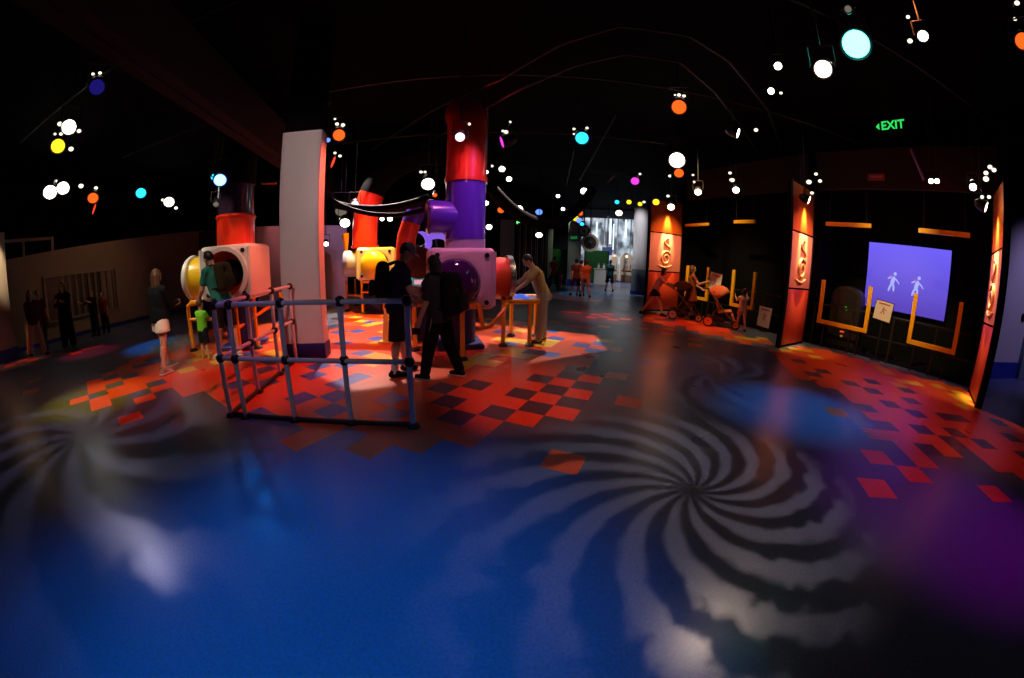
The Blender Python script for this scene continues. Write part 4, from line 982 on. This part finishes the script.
    if 'stripe' in wear:
        for k,sd in (('L',-1),('R',1)):
            a,b,c = J['hip'+k],J['kn'+k],J['an'+k]; o = V3((sd*1,0,0))
            MB().tube([S(a+o*.112),S(b+o*.078),S(b+(c-b)*.95+o*.058)],.011*s,8).build('trouser_stripe',wear['stripe'],t)
    t_info = dict(t=t,J=J,P=P,tv=tv,fw=fw,nb=nb,hc=hc,s=s,f=f,yaw=yaw,loc=V3((loc[0],loc[1],dz)))
    return t_info
def wpt(I, v):   # a point of a figure in the room
    return I['loc']+Matrix.Rotation(I['yaw'],3,'Z')@(V3(v)*I['s'])
def backpack(label, I, col, size=(.30,.17,.44), off=.0, B=1.0):
    c = I['P']+I['tv']*(.26+off)-I['fw']*(.095*B+size[1]/2)
    w0 = wpt(I,c); e = Matrix.Rotation(I['yaw'],3,'Z'); y = e@I['fw']; z = e@I['tv']; x = e@V3((1,0,0))
    t = thing('backpack',label,'backpack',tuple(w0),0,'backpacks on people'); rot = Matrix((x,y,z)).transposed(); s = I['s']
    def f(bm):
        w_,d,h = size
        for sx in (-1,1):
            for zz in (-1,1): hull(bm,V3((sx*(w_/2-.09),.0,zz*(h/2-.09))),.088,V3((sx*(w_/2-.09),-.0,0)),.092)
        hull(bm,V3((-.05,0,h/2-.08)),.085,V3((.05,0,h/2-.08)),.085); hull(bm,V3((-.05,0,-h/2+.09)),.092,V3((.05,0,-h/2+.09)),.092); hull(bm,V3((-.05,0,0)),.09,V3((.05,0,0)),.09)
    m = cloth(*col); o = fuse('pack',f,m,t,.012,3); o.rotation_euler = rot.to_euler()
    m2 = cloth(col[0]+'_pocket',tuple(k*.75 for k in col[1]))
    pk = MB().box((0,-size[1]/2+.0,-size[2]*.2),(size[0]*.72,.07,size[2]*.40),bevel=.03,seg=3).build('pocket',m2,t); pk.rotation_euler = rot.to_euler()
    for sd in (-1,1):
        a = V3((sd*.085,.05,size[2]*.40)); q = [a, V3((sd*.105,size[1]/2+.03,size[2]*.50)), V3((sd*.12,size[1]/2+.11*B,size[2]*.5)), V3((sd*.125,size[1]/2+.19*B,size[2]*.30)), V3((sd*.14,size[1]/2+.17*B,size[2]*.0)), V3((sd*.17,size[1]/2+.1,-size[2]*.25)), V3((sd*.12,.02,-size[2]*.35))]
        st = MB().tube(q,.018,8).build('strap',m2,t); st.rotation_euler = rot.to_euler()
    return t
def yaw_to(loc, target): d = V3(target)-V3(loc); return math.atan2(-d.x,d.y)
BK = ('black',(.010,.010,.012)); WHITE = mat('shoesole',(.7,.7,.68),.6)
HB = ('brown',(.06,.03,.014)); HD = ('dark',(.012,.008,.006)); HL = ('lightbrown',(.10,.045,.018))
# 1 woman in dark top and cream shorts, at the left machine
pA = fl(168,370); 
person('woman in black long-sleeved top and cream shorts standing at left machine',pA,yaw_to(pA,(-5.3,5.6,0))+.15,1.66,
   dict(skin='skin_fair',top=(('darkgreenblack',(.006,.009,.009)),1.95,.04),bottom=(('cream',(.85,.80,.66)),.50,.045),hair=(HL,.20),shoes=('greyshoe',(.35,.30,.28)),sole=WHITE),
   dict(hL=(14,7),hR=(-14,9),kL=2,kR=4,sL=(25,4),sR=(28,4),eL=60,eR=65,inL=30,inR=30,head=12),build=1.22)
# 2 child
pB = fl(207,359)
person('small child in bright green shirt and dark shorts at left machine',pB,yaw_to(pB,(-5.3,5.9,0)),1.02,
   dict(skin='skin_fair',top=(('green',(.18,.62,.03)),.55,.03),bottom=(('darkshort',(.012,.014,.016)),.98,.02),hair=(HB,0),shoes=('yellowshoe',(.55,.42,.05))),
   dict(hL=(2,5),hR=(-2,5),sL=(35,6),sR=(35,6),eL=50,eR=50,head=5),vox=.008,headk=1.25,build=1.05)
# 3 man in teal with backpack
pC = fl(229,357)
IC = person('man in teal shirt and dark shorts leaning over the child at left machine',pC,yaw_to(pC,(-5.15,5.9,0))+1.25,1.90,
   dict(skin='skin_fair',top=(('teal',(.035,.25,.19)),.6,.06),bottom=(('darkshort',(.012,.014,.016)),.98,.025),hair=(HD,0),shoes=('whiteshoe',(.6,.58,.55)),sole=WHITE),
   dict(lean=15,side=-4,hL=(4,3),hR=(-6,3),kR=3,sL=(18,6),sR=(20,6),eL=35,eR=40,inL=20,head=22),build=1.05)
backpack('olive brown backpack on the man in teal shirt',IC,('olive',(.045,.035,.018)),(.36,.22,.52),.03,1.05)
# 4 man in brimmed hat
pD = fl(401,374)
ID = person('man in brimmed hat, dark navy shirt and dark shorts behind the railing',pD,yaw_to(pD,(.4,5.4,0)),1.78,
   dict(skin='skin_fair',top=(('navy',(.012,.014,.05)),.62,.07),bottom=(('darkgrey',(.016,.017,.019)),1.02,.035),hair=(HD,0),cap=(('cap',(.38,.33,.40)),True),socks='shoesole'),
   dict(lean=6,head=30,turn=-10,hL=(6,3),hR=(-5,3),kR=3,sL=(22,6),sR=(20,6),eL=62,eR=62,inL=15,inR=15),build=1.18)
backpack('black backpack worn by the man in brimmed hat',ID,BK,(.36,.24,.50),.02,1.15)
# 5 woman in dark clothes
pE = fl(441,378)
IE = person('woman with dark hair, grey top and black striped trousers facing the nearest machine',pE,yaw_to(pE,(-1.0,6.4,0))+1.25,1.60,
   dict(skin='skin_fair',top=(('greytop',(.045,.04,.05)),.72,.06),bottom=(('blacktrouser',(.010,.009,.011)),1.92,.02),hair=(HD,.24),stripe=mat('stripe',(.45,.36,.22),.7),sole=WHITE),
   dict(lean=5,head=14,hL=(14,4),hR=(-12,4),kL=4,kR=8,sL=(8,8),sR=(14,8),eL=14,eR=70,inR=20),build=1.22)
backpack('black backpack worn by the woman with dark hair',IE,('blackpack',(.012,.010,.012)),(.38,.24,.54),.0,1.2)
hw = wpt(IE,IE['J']['wrL']+IE['J']['d2L']*.12)
t = thing('camera','small dark camera held low by the woman with dark hair','camera',tuple(hw),IE['yaw'])
MB().box((0,0,-.03),(.05,.12,.08),bevel=.012).build('camera_body','blackmetal',t); MB().lathe([(0,.03),(.05,.028),(.055,.02),(.04,0)],(-.02,0,-.03),(-1,0,-.03),18).build('camera_lens','blackmetal',t)
hw = wpt(IE,IE['J']['wrR']+IE['J']['d2R']*.13)
t = thing('guide_leaflet','white and red leaflet held by the woman with dark hair','leaflet',tuple(hw),IE['yaw']+.4)
MB().box((0,0,.05),(.012,.15,.22),rot=Matrix.Rotation(.35,3,'X')).build('paper_fold','paper',t); MB().box((-.008,0,.06),(.006,.10,.05),rot=Matrix.Rotation(.35,3,'X')).build('red_print','ink',t); MB().box((.008,0,.06),(.006,.10,.05),rot=Matrix.Rotation(.35,3,'X')).build('red_print','ink',t)
# 6 man in tan shirt
pF = fl(541,342)
person('man in tan shirt and pale trousers leaning over orange pipe table',pF,yaw_to(pF,(.12,6.6,0)),1.70,
   dict(skin='skin_tan',top=(('tan',(.40,.28,.13)),.62,.10),bottom=(('khaki',(.34,.29,.26)),1.94,.025),hair=(HD,0),shoes=('brownshoe',(.05,.03,.02))),
   dict(lean=22,head=26,hL=(6,3),hR=(-4,3),sL=(42,5),sR=(48,5),eL=14,eR=14,curl=25),build=1.0)
# 7-10 the far left
pG = fl(39,356)
person('woman in dark jacket, white shirt and pale trousers strolling before the tan wall',pG,R(-75),1.62,
   dict(skin='skin_fair',top=(('plum',(.06,.025,.03)),1.9,.05),bottom=(('greypink',(.45,.34,.30)),1.94,.025),hair=(HD,.18)),dict(hL=(16,2),hR=(-14,2),kL=4,kR=12,sL=(-8,6),sR=(12,6)),vox=.014)
pG2 = fl(46,349); person('person in maroon close behind the woman in pale trousers',pG2,R(-80),1.60,
   dict(skin='skin_fair',top=(('maroon',(.10,.02,.02)),.6,.05),bottom=(('brown',(.08,.05,.035)),1.94,.02),hair=(HD,0)),dict(hL=(-10,2),hR=(12,2),kL=8,sL=(10,5),sR=(-8,5)),vox=.014)
pH = fl(70,347)
person('woman in long black dress standing before the slatted window',pH,R(-130),1.66,
   dict(skin='skin_fair',top=(('blackdress',(.008,.008,.010)),1.7,.05),bottom=(('blackdress',(.008,.008,.010)),1.95,.045),hair=(HD,.22)),dict(sL=(30,5),sR=(35,5),eL=85,eR=85,inL=25,inR=25),vox=.014,build=1.05)
pI = at(97,331,13.2); pI = fl(97,336)
person('child in dark top holding hands up by the slatted window',pI,R(-160),1.35,
   dict(skin='skin_fair',top=(('darkchild',(.02,.012,.015)),1.2,.04),bottom=(('darkchild2',(.02,.018,.02)),1.9,.02),hair=(HB,0)),dict(sL=(60,10),sR=(60,10),eL=50,eR=50),vox=.014,headk=1.12)
pI = fl(107,333); 
person('child in red top right of the slatted window group',pI,R(-150),1.20,
   dict(skin='skin_fair',top=(('redchild',(.35,.03,.02)),.6,.05),bottom=(('darkchild2',(.02,.018,.02)),1.9,.02),hair=(HB,0)),{},vox=.014,headk=1.15)
# strollers and the people by them
def stroller(label, loc, yaw, col, k=1.0):
    t = thing('stroller',label,'stroller',(loc[0],loc[1],0),yaw,'strollers by the first pylon')
    fr = mat('strollerframe',(.10,.09,.09),.4)
    for x in (-.24,.24):
        MB().tube([(x,-.55,1.02),(x,-.42,1.0),(x,.10,.42),(x,.42,.14)],.018,10).build('side_frame',fr,t)
        MB().tube([(x,-.34,.14),(x,-.05,.60)],.016,10).build('rear_strut',fr,t)
        for y,r in ((-.34,.15),(.44,.12)):
            w_ = MB().ring((x+math.copysign(.04,x),y,r),(1,0,0),r-.035,r,.045,28).build('wheel','rubber',t)
            MB().lathe([(-.01,.03),(-.01,r-.03),(.01,r-.03),(.01,.03),(-.01,.03)],(x+math.copysign(.04,x),y,r),(x+math.copysign(1,x),y,r),20).build('hub','amberpipe' if col[0]=='orangecloth' else 'greydrum',w_)
    MB().cyl((-.24,-.55,1.02),(.24,-.55,1.02),.022,n=12).build('handle','rubber',t)
    MB().cyl((-.26,-.34,.15),(.26,-.34,.15),.014,n=10).build('axle',fr,t); MB().cyl((-.26,.44,.12),(.26,.44,.12),.014,n=10).build('axle',fr,t)
    c = cloth(*col)
    MB().box((0,.10,.44),(.44,.40,.07),bevel=.03,rot=Matrix.Rotation(.15,3,'X')).build('seat',c,t)
    MB().box((0,-.16,.72),(.44,.07,.58),bevel=.03,rot=Matrix.Rotation(.32,3,'X')).build('backrest',c,t)
    MB().box((0,.36,.28),(.40,.06,.26),bevel=.02,rot=Matrix.Rotation(.5,3,'X')).build('footrest',c,t)
    MB().box((0,-.08,.22),(.40,.42,.16),bevel=.05).build('basket',cloth('basket',(.03,.03,.03)),t)
    m = MB(); n = 8; arcs = []
    for a in range(7):
        th = R(15+a*22); arcs.append([V3((.25*math.cos(PI*j/n),-.20-.40*math.cos(th)*math.sin(PI*j/n)*.9+.1,.80+.40*math.sin(th)*math.sin(PI*j/n)*.85)) for j in range(n+1)])
    for a,b in zip(arcs,arcs[1:]):
        for j in range(n): m.quad(a[j],a[j+1],b[j+1],b[j])
    o = m.build('canopy',c,t,weld=True); md = o.modifiers.new('s','SOLIDIFY'); md.thickness = .012
    return t
def rotv(a): return Matrix.Rotation(a,3,'Z')
pJ = fl(653,316); vd = (fl(700,321)-fl(655,316)); vd.z = 0; vd.normalize(); yv = math.atan2(-vd.x,vd.y)
stroller('dark stroller pushed by woman in pink shirt, by the first pylon',flat(fl(672,318))+vd*.35,yv,('darkcloth',(.03,.015,.015)))
person('woman in pink shirt and dark shorts leaning forward pushing a dark stroller',flat(pJ),yv,1.56,
   dict(skin='skin_fair',top=(('pink',(.60,.30,.30)),.5,.05),bottom=(('darkblue',(.012,.012,.03)),.45,.02),hair=(HD,.10)),
   dict(lean=24,head=-8,hL=(26,3),hR=(-22,3),kL=10,kR=14,sL=(50,4),sR=(50,4),eL=18,eR=18),vox=.012)
pK = flat(fl(687,319))+vd*.05
person('woman in brown dress standing beside the dark stroller with forearm raised',pK,yv+.15,1.62,
   dict(skin='skin_fair',top=(('browndress',(.22,.10,.05)),.4,.06),skirt=(('browndress',(.22,.10,.05)),.45),hair=(HB,.12)),
   dict(hL=(8,3),hR=(-16,3),kR=12,sL=(25,6),sR=(40,6),eL=40,eR=70),vox=.012)
pS2 = fl(716,326); 
stroller('orange-lit stroller standing in front of the far bay railing',flat(pS2)+vd*.1,yv-.1,('orangecloth',(.70,.30,.14)))
pL_ = flat(fl(740,331))
person('small child in white shirt at right end of the orange-lit stroller',pL_,yv+PI*.55,1.12,
   dict(skin='skin_fair',top=(('whitechild',(.65,.55,.48)),.5,.06),bottom=(('pinkshort',(.50,.25,.18)),.5,.03),hair=(HD,.08)),
   dict(hL=(10,4),hR=(-8,4),kR=8,sL=(60,10),sR=(70,10),eL=70,eR=80),vox=.010,headk=1.2)
# far hall visitors
for (px,py,H,yw,label,top,bot,upto,hr) in (
    (575,296,1.62,.2,'person in dark red top in the far hall, left of the orange shirt',('farred',(.12,.035,.03)),('farmaroon',(.07,.03,.03)),1.0,HD),
    (585,297.5,1.60,.1,'person in orange-red shirt and pink shorts in the far hall',('faror',(.62,.12,.04)),('farpink',(.45,.18,.15)),.8,HB),
    (580,296,1.58,-.1,'person with orange shirt half hidden between two others in the far hall',('faror2',(.55,.20,.05)),('farmaroon',(.16,.04,.04)),1.0,HB),
    (609,291.5,1.66,.0,'person in teal shirt and dark shorts walking in the far hall',('farteal',(.02,.12,.12)),('fardark',(.012,.014,.02)),1.0,HD),
    (553,291,1.70,.4,'person in red top before the left green partition far back',('farred2',(.40,.06,.04)),('fardark',(.012,.014,.02)),1.9,HD),
    (559.5,289.5,1.05,-.3,'child in reddish clothes before the left green partition far back',('farpink2',(.35,.10,.10)),('farpink2',(.35,.10,.10)),1.9,HB)):
    p = fl(px,py)
    person(label,flat(p),yw,H,dict(skin='skin_fair',top=(top,.6,.05),bottom=(bot,upto,.02),hair=(hr,0)),dict(hL=(16,3),hR=(-14,3),kR=12,sL=(-10,6),sR=(14,6)),vox=.018,headk=1.0 if H>1.3 else 1.15)
p = wpt(ID,(-.02,-.02,0)); q = fl(387,342)
t = thing('wet_floor_cone','slim bright yellow floor cone standing behind man in brimmed hat','cone',(q.x,q.y,0))
MB().lathe([(0,.13),(.02,.125),(.03,.09),(.62,.03),(.64,0)],(0,0,0),(0,0,1),24).build('cone_body',mat('coneyellow',(.9,.85,.12),.4),t)
MB().box((0,0,.015),(.28,.28,.03),bevel=.01).build('cone_base',mat('coneyellow',(.9,.85,.12),.4),t)

# ================================================================== LIGHT
def spot(name, pos, target, col, power, angle, blend=.35, radius=.06, gobo=None, cut=None):
    l = bpy.data.lights.new(name,'SPOT'); l.color = col; l.energy = power; l.spot_size = R(angle); l.spot_blend = blend; l.shadow_soft_size = radius
    o = bpy.data.objects.new(name,l); COL.objects.link(o); pos = V3(pos); o.location = pos
    q = (V3(target)-pos).to_track_quat('-Z','Y'); o.rotation_euler = q.to_euler()
    if gobo or cut:
        l.use_nodes = True; nt = l.node_tree; em = [n for n in nt.nodes if n.type=='EMISSION'][0]
        tc = nt.nodes.new('ShaderNodeTexCoord'); sx = nt.nodes.new('ShaderNodeSeparateXYZ'); nt.links.new(tc.outputs['Normal'],sx.inputs[0])
        def mth(op,a,b=None,c=None):
            n = nt.nodes.new('ShaderNodeMath'); n.operation = op
            for i,v in enumerate((a,b,c)):
                if v is None: continue
                if isinstance(v,(int,float)): n.inputs[i].default_value = v
                else: nt.links.new(v,n.inputs[i])
            return n.outputs[0]
        u = mth('DIVIDE',sx.outputs[0],sx.outputs[2]); v = mth('DIVIDE',sx.outputs[1],sx.outputs[2])
        if gobo: gobo(nt,mth,u,v,em,math.tan(R(angle/2)))
        if cut:                                   # framing shutters: straight edges given by floor points, light kept on the side of the third
            qi = q.inverted(); out = None
            def uv(p): d = qi@(V3(p)-pos); return (d.x/d.z, d.y/d.z)
            for a,b,c,soft in cut:
                a,b,c = uv(a),uv(b),uv(c); nx,ny = -(b[1]-a[1]), b[0]-a[0]; L = math.hypot(nx,ny); nx/=L; ny/=L
                if (c[0]-a[0])*nx+(c[1]-a[1])*ny < 0: nx,ny = -nx,-ny
                k = a[0]*nx+a[1]*ny; e = mth('ADD',mth('MULTIPLY',u,nx),mth('MULTIPLY',v,ny))
                mr = nt.nodes.new('ShaderNodeMapRange'); mr.interpolation_type = 'SMOOTHSTEP'; mr.inputs[1].default_value = k-soft; mr.inputs[2].default_value = k+soft; nt.links.new(e,mr.inputs[0])
                out = mr.outputs[0] if out is None else mth('MULTIPLY',out,mr.outputs[0])
            nt.links.new(out,em.inputs['Strength'])
    return o
def swirl(nblades, twist, phase, soft=.9, sgn=1, cut=.05, rag=1.0):
    def g(nt,mth,u,v,em,T):
        r = mth('DIVIDE',mth('SQRT',mth('ADD',mth('MULTIPLY',u,u),mth('MULTIPLY',v,v))),T)
        cx = nt.nodes.new('ShaderNodeCombineXYZ'); nt.links.new(u,cx.inputs[0]); nt.links.new(v,cx.inputs[1])
        ns = nt.nodes.new('ShaderNodeTexNoise'); ns.inputs['Scale'].default_value = 22.0; ns.inputs['Detail'].default_value = 3; nt.links.new(cx.outputs[0],ns.inputs['Vector'])
        wob = mth('MULTIPLY',mth('SUBTRACT',ns.outputs['Fac'],.5),mth('MULTIPLY_ADD',r,rag*.9,.05))
        a = mth('ARCTAN2',v,u); ph = mth('ADD',mth('MULTIPLY_ADD',r,sgn*twist,a),mth('ADD',wob,phase))
        sn = mth('SINE',mth('MULTIPLY',ph,nblades))
        mr = nt.nodes.new('ShaderNodeMapRange'); mr.interpolation_type = 'SMOOTHSTEP'; mr.inputs[1].default_value = cut-soft*.5; mr.inputs[2].default_value = cut+soft*.5; nt.links.new(sn,mr.inputs[0])
        mr.inputs[3].default_value = .07
        hub = nt.nodes.new('ShaderNodeMapRange'); hub.interpolation_type = 'SMOOTHSTEP'; hub.inputs[1].default_value = .0; hub.inputs[2].default_value = .15; nt.links.new(r,hub.inputs[0])
        rim = nt.nodes.new('ShaderNodeMapRange'); rim.interpolation_type = 'SMOOTHSTEP'; rim.inputs[1].default_value = 1.0; rim.inputs[2].default_value = .55; nt.links.new(mth('ADD',r,mth('MULTIPLY',mth('SUBTRACT',ns.outputs['Fac'],.5),.22)),rim.inputs[0])
        nt.links.new(mth('MULTIPLY',mth('MULTIPLY',mr.outputs[0],hub.outputs[0]),rim.outputs[0]),em.inputs['Strength'])
    return g
# blue wash on the open floor
spot('blue_wash',LB+V3((.12,-.16,-.1)),(-1.15,1.25,0),(.0,.26,1),45,30,1.0,.08)
spot('blue_wash',(-1.4,-.8,5.3),(-1.0,.75,0),(.0,.28,1),860,42,1.0,.08)
spot('blue_wash',(.2,-2.6,5.2),(-.55,.75,0),(.0,.28,1),520,34,1.0,.08)
spot('blue_wash',(-3.4,-.8,5.2),(-2.1,.35,0),(.0,.25,1),230,32,1.0,.08)
# gobo swirls
spot('gobo_spot',LG1+(V3((1.34,2.02,0))-LG1).normalized()*.12,(1.34,2.02,0),(1,.74,.60),215,46,.15,.012,swirl(14,1.6,.2,1.3,-1,.05,.5))
spot('gobo_spot',LG2+(V3((-4.5,1.8,0))-LG2).normalized()*.12,(-4.5,1.8,0),(.80,.72,1),170,46,.35,.02,swirl(11,1.3,.6,1.5,-1,.2,.8))
spot('gobo_spot',(3.4,7.0,5.2),(3.1,4.75,0),(.70,.66,.9),130,34,.3,.012,swirl(13,1.3,.1,.8,-1))
# coloured pools
spot('teal_pool',(5.6,3.0,4.9),(3.55,3.3,0),(.0,.40,1),850,25,1.0)
spot('magenta_pool',(4.6,-1.5,5.0),(3.5,.95,0),(.85,.0,.75),520,28,1.0)
spot('red_pool',(-.2,1.4,5.0),(.3,4.0,0),(1,.17,.08),680,25,1.0)
spot('yellow_pool',(-7.6,1.2,5.0),(-5.75,2.65,0),(.95,.66,.0),1000,22,.9)
spot('cyan_pool',(-9.5,4.4,5.0),(-7.7,5.6,0),(.0,.42,1),1000,24,.9)
spot('red_streak_pool',(-11,3.2,4.8),(-9.6,4.55,0),(1,.06,.10),620,20,.8)
spot('orange_streak_pool',(-12.6,1.5,4.8),(-11.6,3.3,0),(1,.22,.08),420,22,.8)
# island of machines: framed white spot and colour washes
EDGE = [(fl(300,368),fl(355,391),(-1.5,7,0),.006),(fl(352,391),fl(607,350),(-1.5,7,0),.006),(fl(607,350),fl(594,334),(-1.5,7,0),.006),(fl(600,336),fl(515,327),(-1.5,7,0),.008)]
spot('machine_key',(-4.3,9.8,5.3),(-2.2,6.6,0),(1,.80,.74),2300,86,.15,.04,cut=EDGE)
spot('machine_key',(1.4,10.4,5.3),(.2,7.2,0),(1,.76,.70),1300,60,.3,.04,cut=EDGE)
spot('machine_left_key',(-4.2,2.6,5.1),(-5.2,5.2,1.1),(1,.84,.66),190,34,.5,.05)
spot('drum_key',(-8.6,3.4,4.6),(-6.0,5.4,1.4),(1,.85,.6),720,24,.7,.05)
spot('machine_inside',(-3.4,4.6,3.9),(-5.1,5.6,1.45),(1,.40,.2),120,22,.6,.04)
spot('machine_pink',(-.2,4.6,5.2),(-1.0,6.2,1.5),(1,.22,.50),360,30,.7)
spot('box_top_pink',(-.6,6.9,5.0),(-.9,6.3,1.7),(1,.20,.45),620,30,.7)
spot('tube_violet',(1.6,3.6,4.6),(-.7,6.2,2.5),(.45,.18,1),240,24,.8)
spot('tube_red',(-.4,3.4,3.4),(-.8,6.2,3.1),(1,.22,.18),60,16,1.0)
spot('tube_red_left',(-5.2,2.6,4.5),(-5.25,5.8,2.15),(1,.40,.25),260,13,.8)
spot('amber_back',(-3.6,8.2,5.2),(-4.0,9.4,.4),(1,.52,.06),1700,40,.5)
spot('red_back',(-3.0,7.0,4.4),(-4.2,9.9,2.6),(1,.20,.16),520,26,.8)
spot('island_red',(-5.8,3.4,5.2),(-5.2,4.2,0),(1,.30,.18),70,46,.9)
spot('column_red_edge',(-1.45,5.95,4.4),(-3.0,5.35,1.8),(1,.10,.05),700,60,.6)
cA, cB = cf-cn*.01, cf+cd*W_-cn*.01; cM = (cA+cB)/2+V3((0,0,1.8))
spot('column_face',(-1.6,.6,4.0),(-3.3,5.1,1.8),(1,.70,.64),270,56,.5,cut=[(cA,cA+V3((0,0,3)),cM,.004),(cB,cB+V3((0,0,3)),cM,.004),(cA+V3((0,0,.2)),cB+V3((0,0,.2)),cM,.02)])
spot('under_rail_blue',(-3.4,1.8,5.1),(-2.4,3.8,0),(.40,.12,.75),110,28,.9)
spot('people_fill',(1.0,1.6,5.1),(-.9,4.5,.6),(1,.55,.48),110,24,.9)
spot('rail_fill',(-1.0,-.8,4.9),(-2.0,2.95,.9),(1,.84,.90),75,24,.9)  # unseen spot added to brighten the near side of the railing
spot('pillar_fill',(4.6,15.2,5.0),(7.0,18.5,1.8),(.95,.93,.95),520,44,.8)  # unseen spot added to lift the dark round pillar
spot('tan_man',(2.2,5.0,5.1),(.5,6.55,.8),(1,.70,.42),200,24,.7)
# right side
spot('right_red',(4.2,2.2,5.2),(6.7,4.3,0),(1,.24,.07),460,40,.9)
spot('right_red',(3.9,.6,5.2),(5.6,2.3,0),(1,.13,.12),300,36,.9)
spot('right_violet',(3.4,2.0,5.2),(4.9,3.0,0),(.5,.08,.9),120,24,.9)
def fl_spot(F, d, wdt, face, colr=(1,.62,.25), power=700):
    c = F+d*wdt*.52; spot('pylon_lamp',c+face*.30+V3((0,0,3.78)),c+face*.02+V3((0,0,2.45)),colr,power*2.0,27,.8,.03)
    spot('pylon_wash',c+face*2.6+V3((0,0,4.6)),c+V3((0,0,2.0)),(1,.36,.20),700,36,.9)
fl_spot(finB,nB,1.28,dB); fl_spot(finA,nA,1.4,dA); fl_spot(finC,V3((.87,.49,0)),1.2,-dB)
spot('bay_floor',finB+nB*1.3+dB*.5+V3((0,0,4.4)),(6.6,6.6,0),(1,.72,.25),260,30,.6)
spot('bay_floor',(7.6,3.8,4.8),(8.0,3.3,0),(1,.72,.25),200,26,.6)
spot('bay_bars',(5.4,4.2,4.9),(8.3,5.4,1.9),(1,.74,.30),760,40,.8)  # warm spot added from the camera side to brighten frames and notices
spot('far_bay_bars',(3.6,7.6,4.9),(6.3,10.3,1.9),(1,.72,.30),800,40,.8)
spot('stroller_red',(4.0,8.2,5.0),(5.2,9.4,.3),(1,.15,.05),650,40,.8)
spot('far_bay_floor',(6.2,8.6,4.6),(5.8,8.0,0),(1,.72,.3),260,36,.6)
spot('corridor_violet',(12.6,.4,4.6),(12.6,3.6,1.4),(.55,.42,1),260,70,.9)
# back hall
spot('hall_white',(5.5,24.0,5.3),(6.0,27.0,0),(.95,.97,1),1100,100,.6)
spot('hall_white',(4.6,18.0,5.3),(6.2,19.5,1.0),(.95,.93,.9),520,80,.6)
spot('hall_red',(3.4,12.6,5.2),(3.0,14.8,.2),(1,.34,.24),420,36,.6)
spot('hall_cyan',(3.0,17.4,5.2),(3.6,16.4,0),(.0,.7,.9),380,40,.6)
spot('hall_red_floor',(2.6,8.0,5.2),(2.5,9.9,0),(1,.10,.08),900,28,.9)
spot('island_violet',(-2.6,4.2,5.2),(-2.85,6.9,0),(.22,.16,1),260,16,.8)
spot('green_partition_light',(3.4,20.4,4.6),(2.6,22.6,1.2),(.7,1,.6),110,60,.8)
spot('pillar_violet',(-4.5,10.2,5.0),(-6.3,12.1,1.6),(.75,.40,.85),260,40,.8)
spot('partition_pink',(-7.0,9.6,4.8),(-7.9,11.4,1.5),(1,.30,.35),160,36,.8)
# far left
spot('tan_wall',(-9.5,7.6,5.2),(-13.2,6.6,1.4),(1,.55,.26),85,62,1.0)
spot('pier_light',(-10.6,2.6,4.8),(pp.x,pp.y,2.0),(1,.70,.36),1100,17,.6)
spot('left_people',(-4.8,1.0,4.9),(-5.35,4.1,.8),(1,.86,.72),460,22,.8)
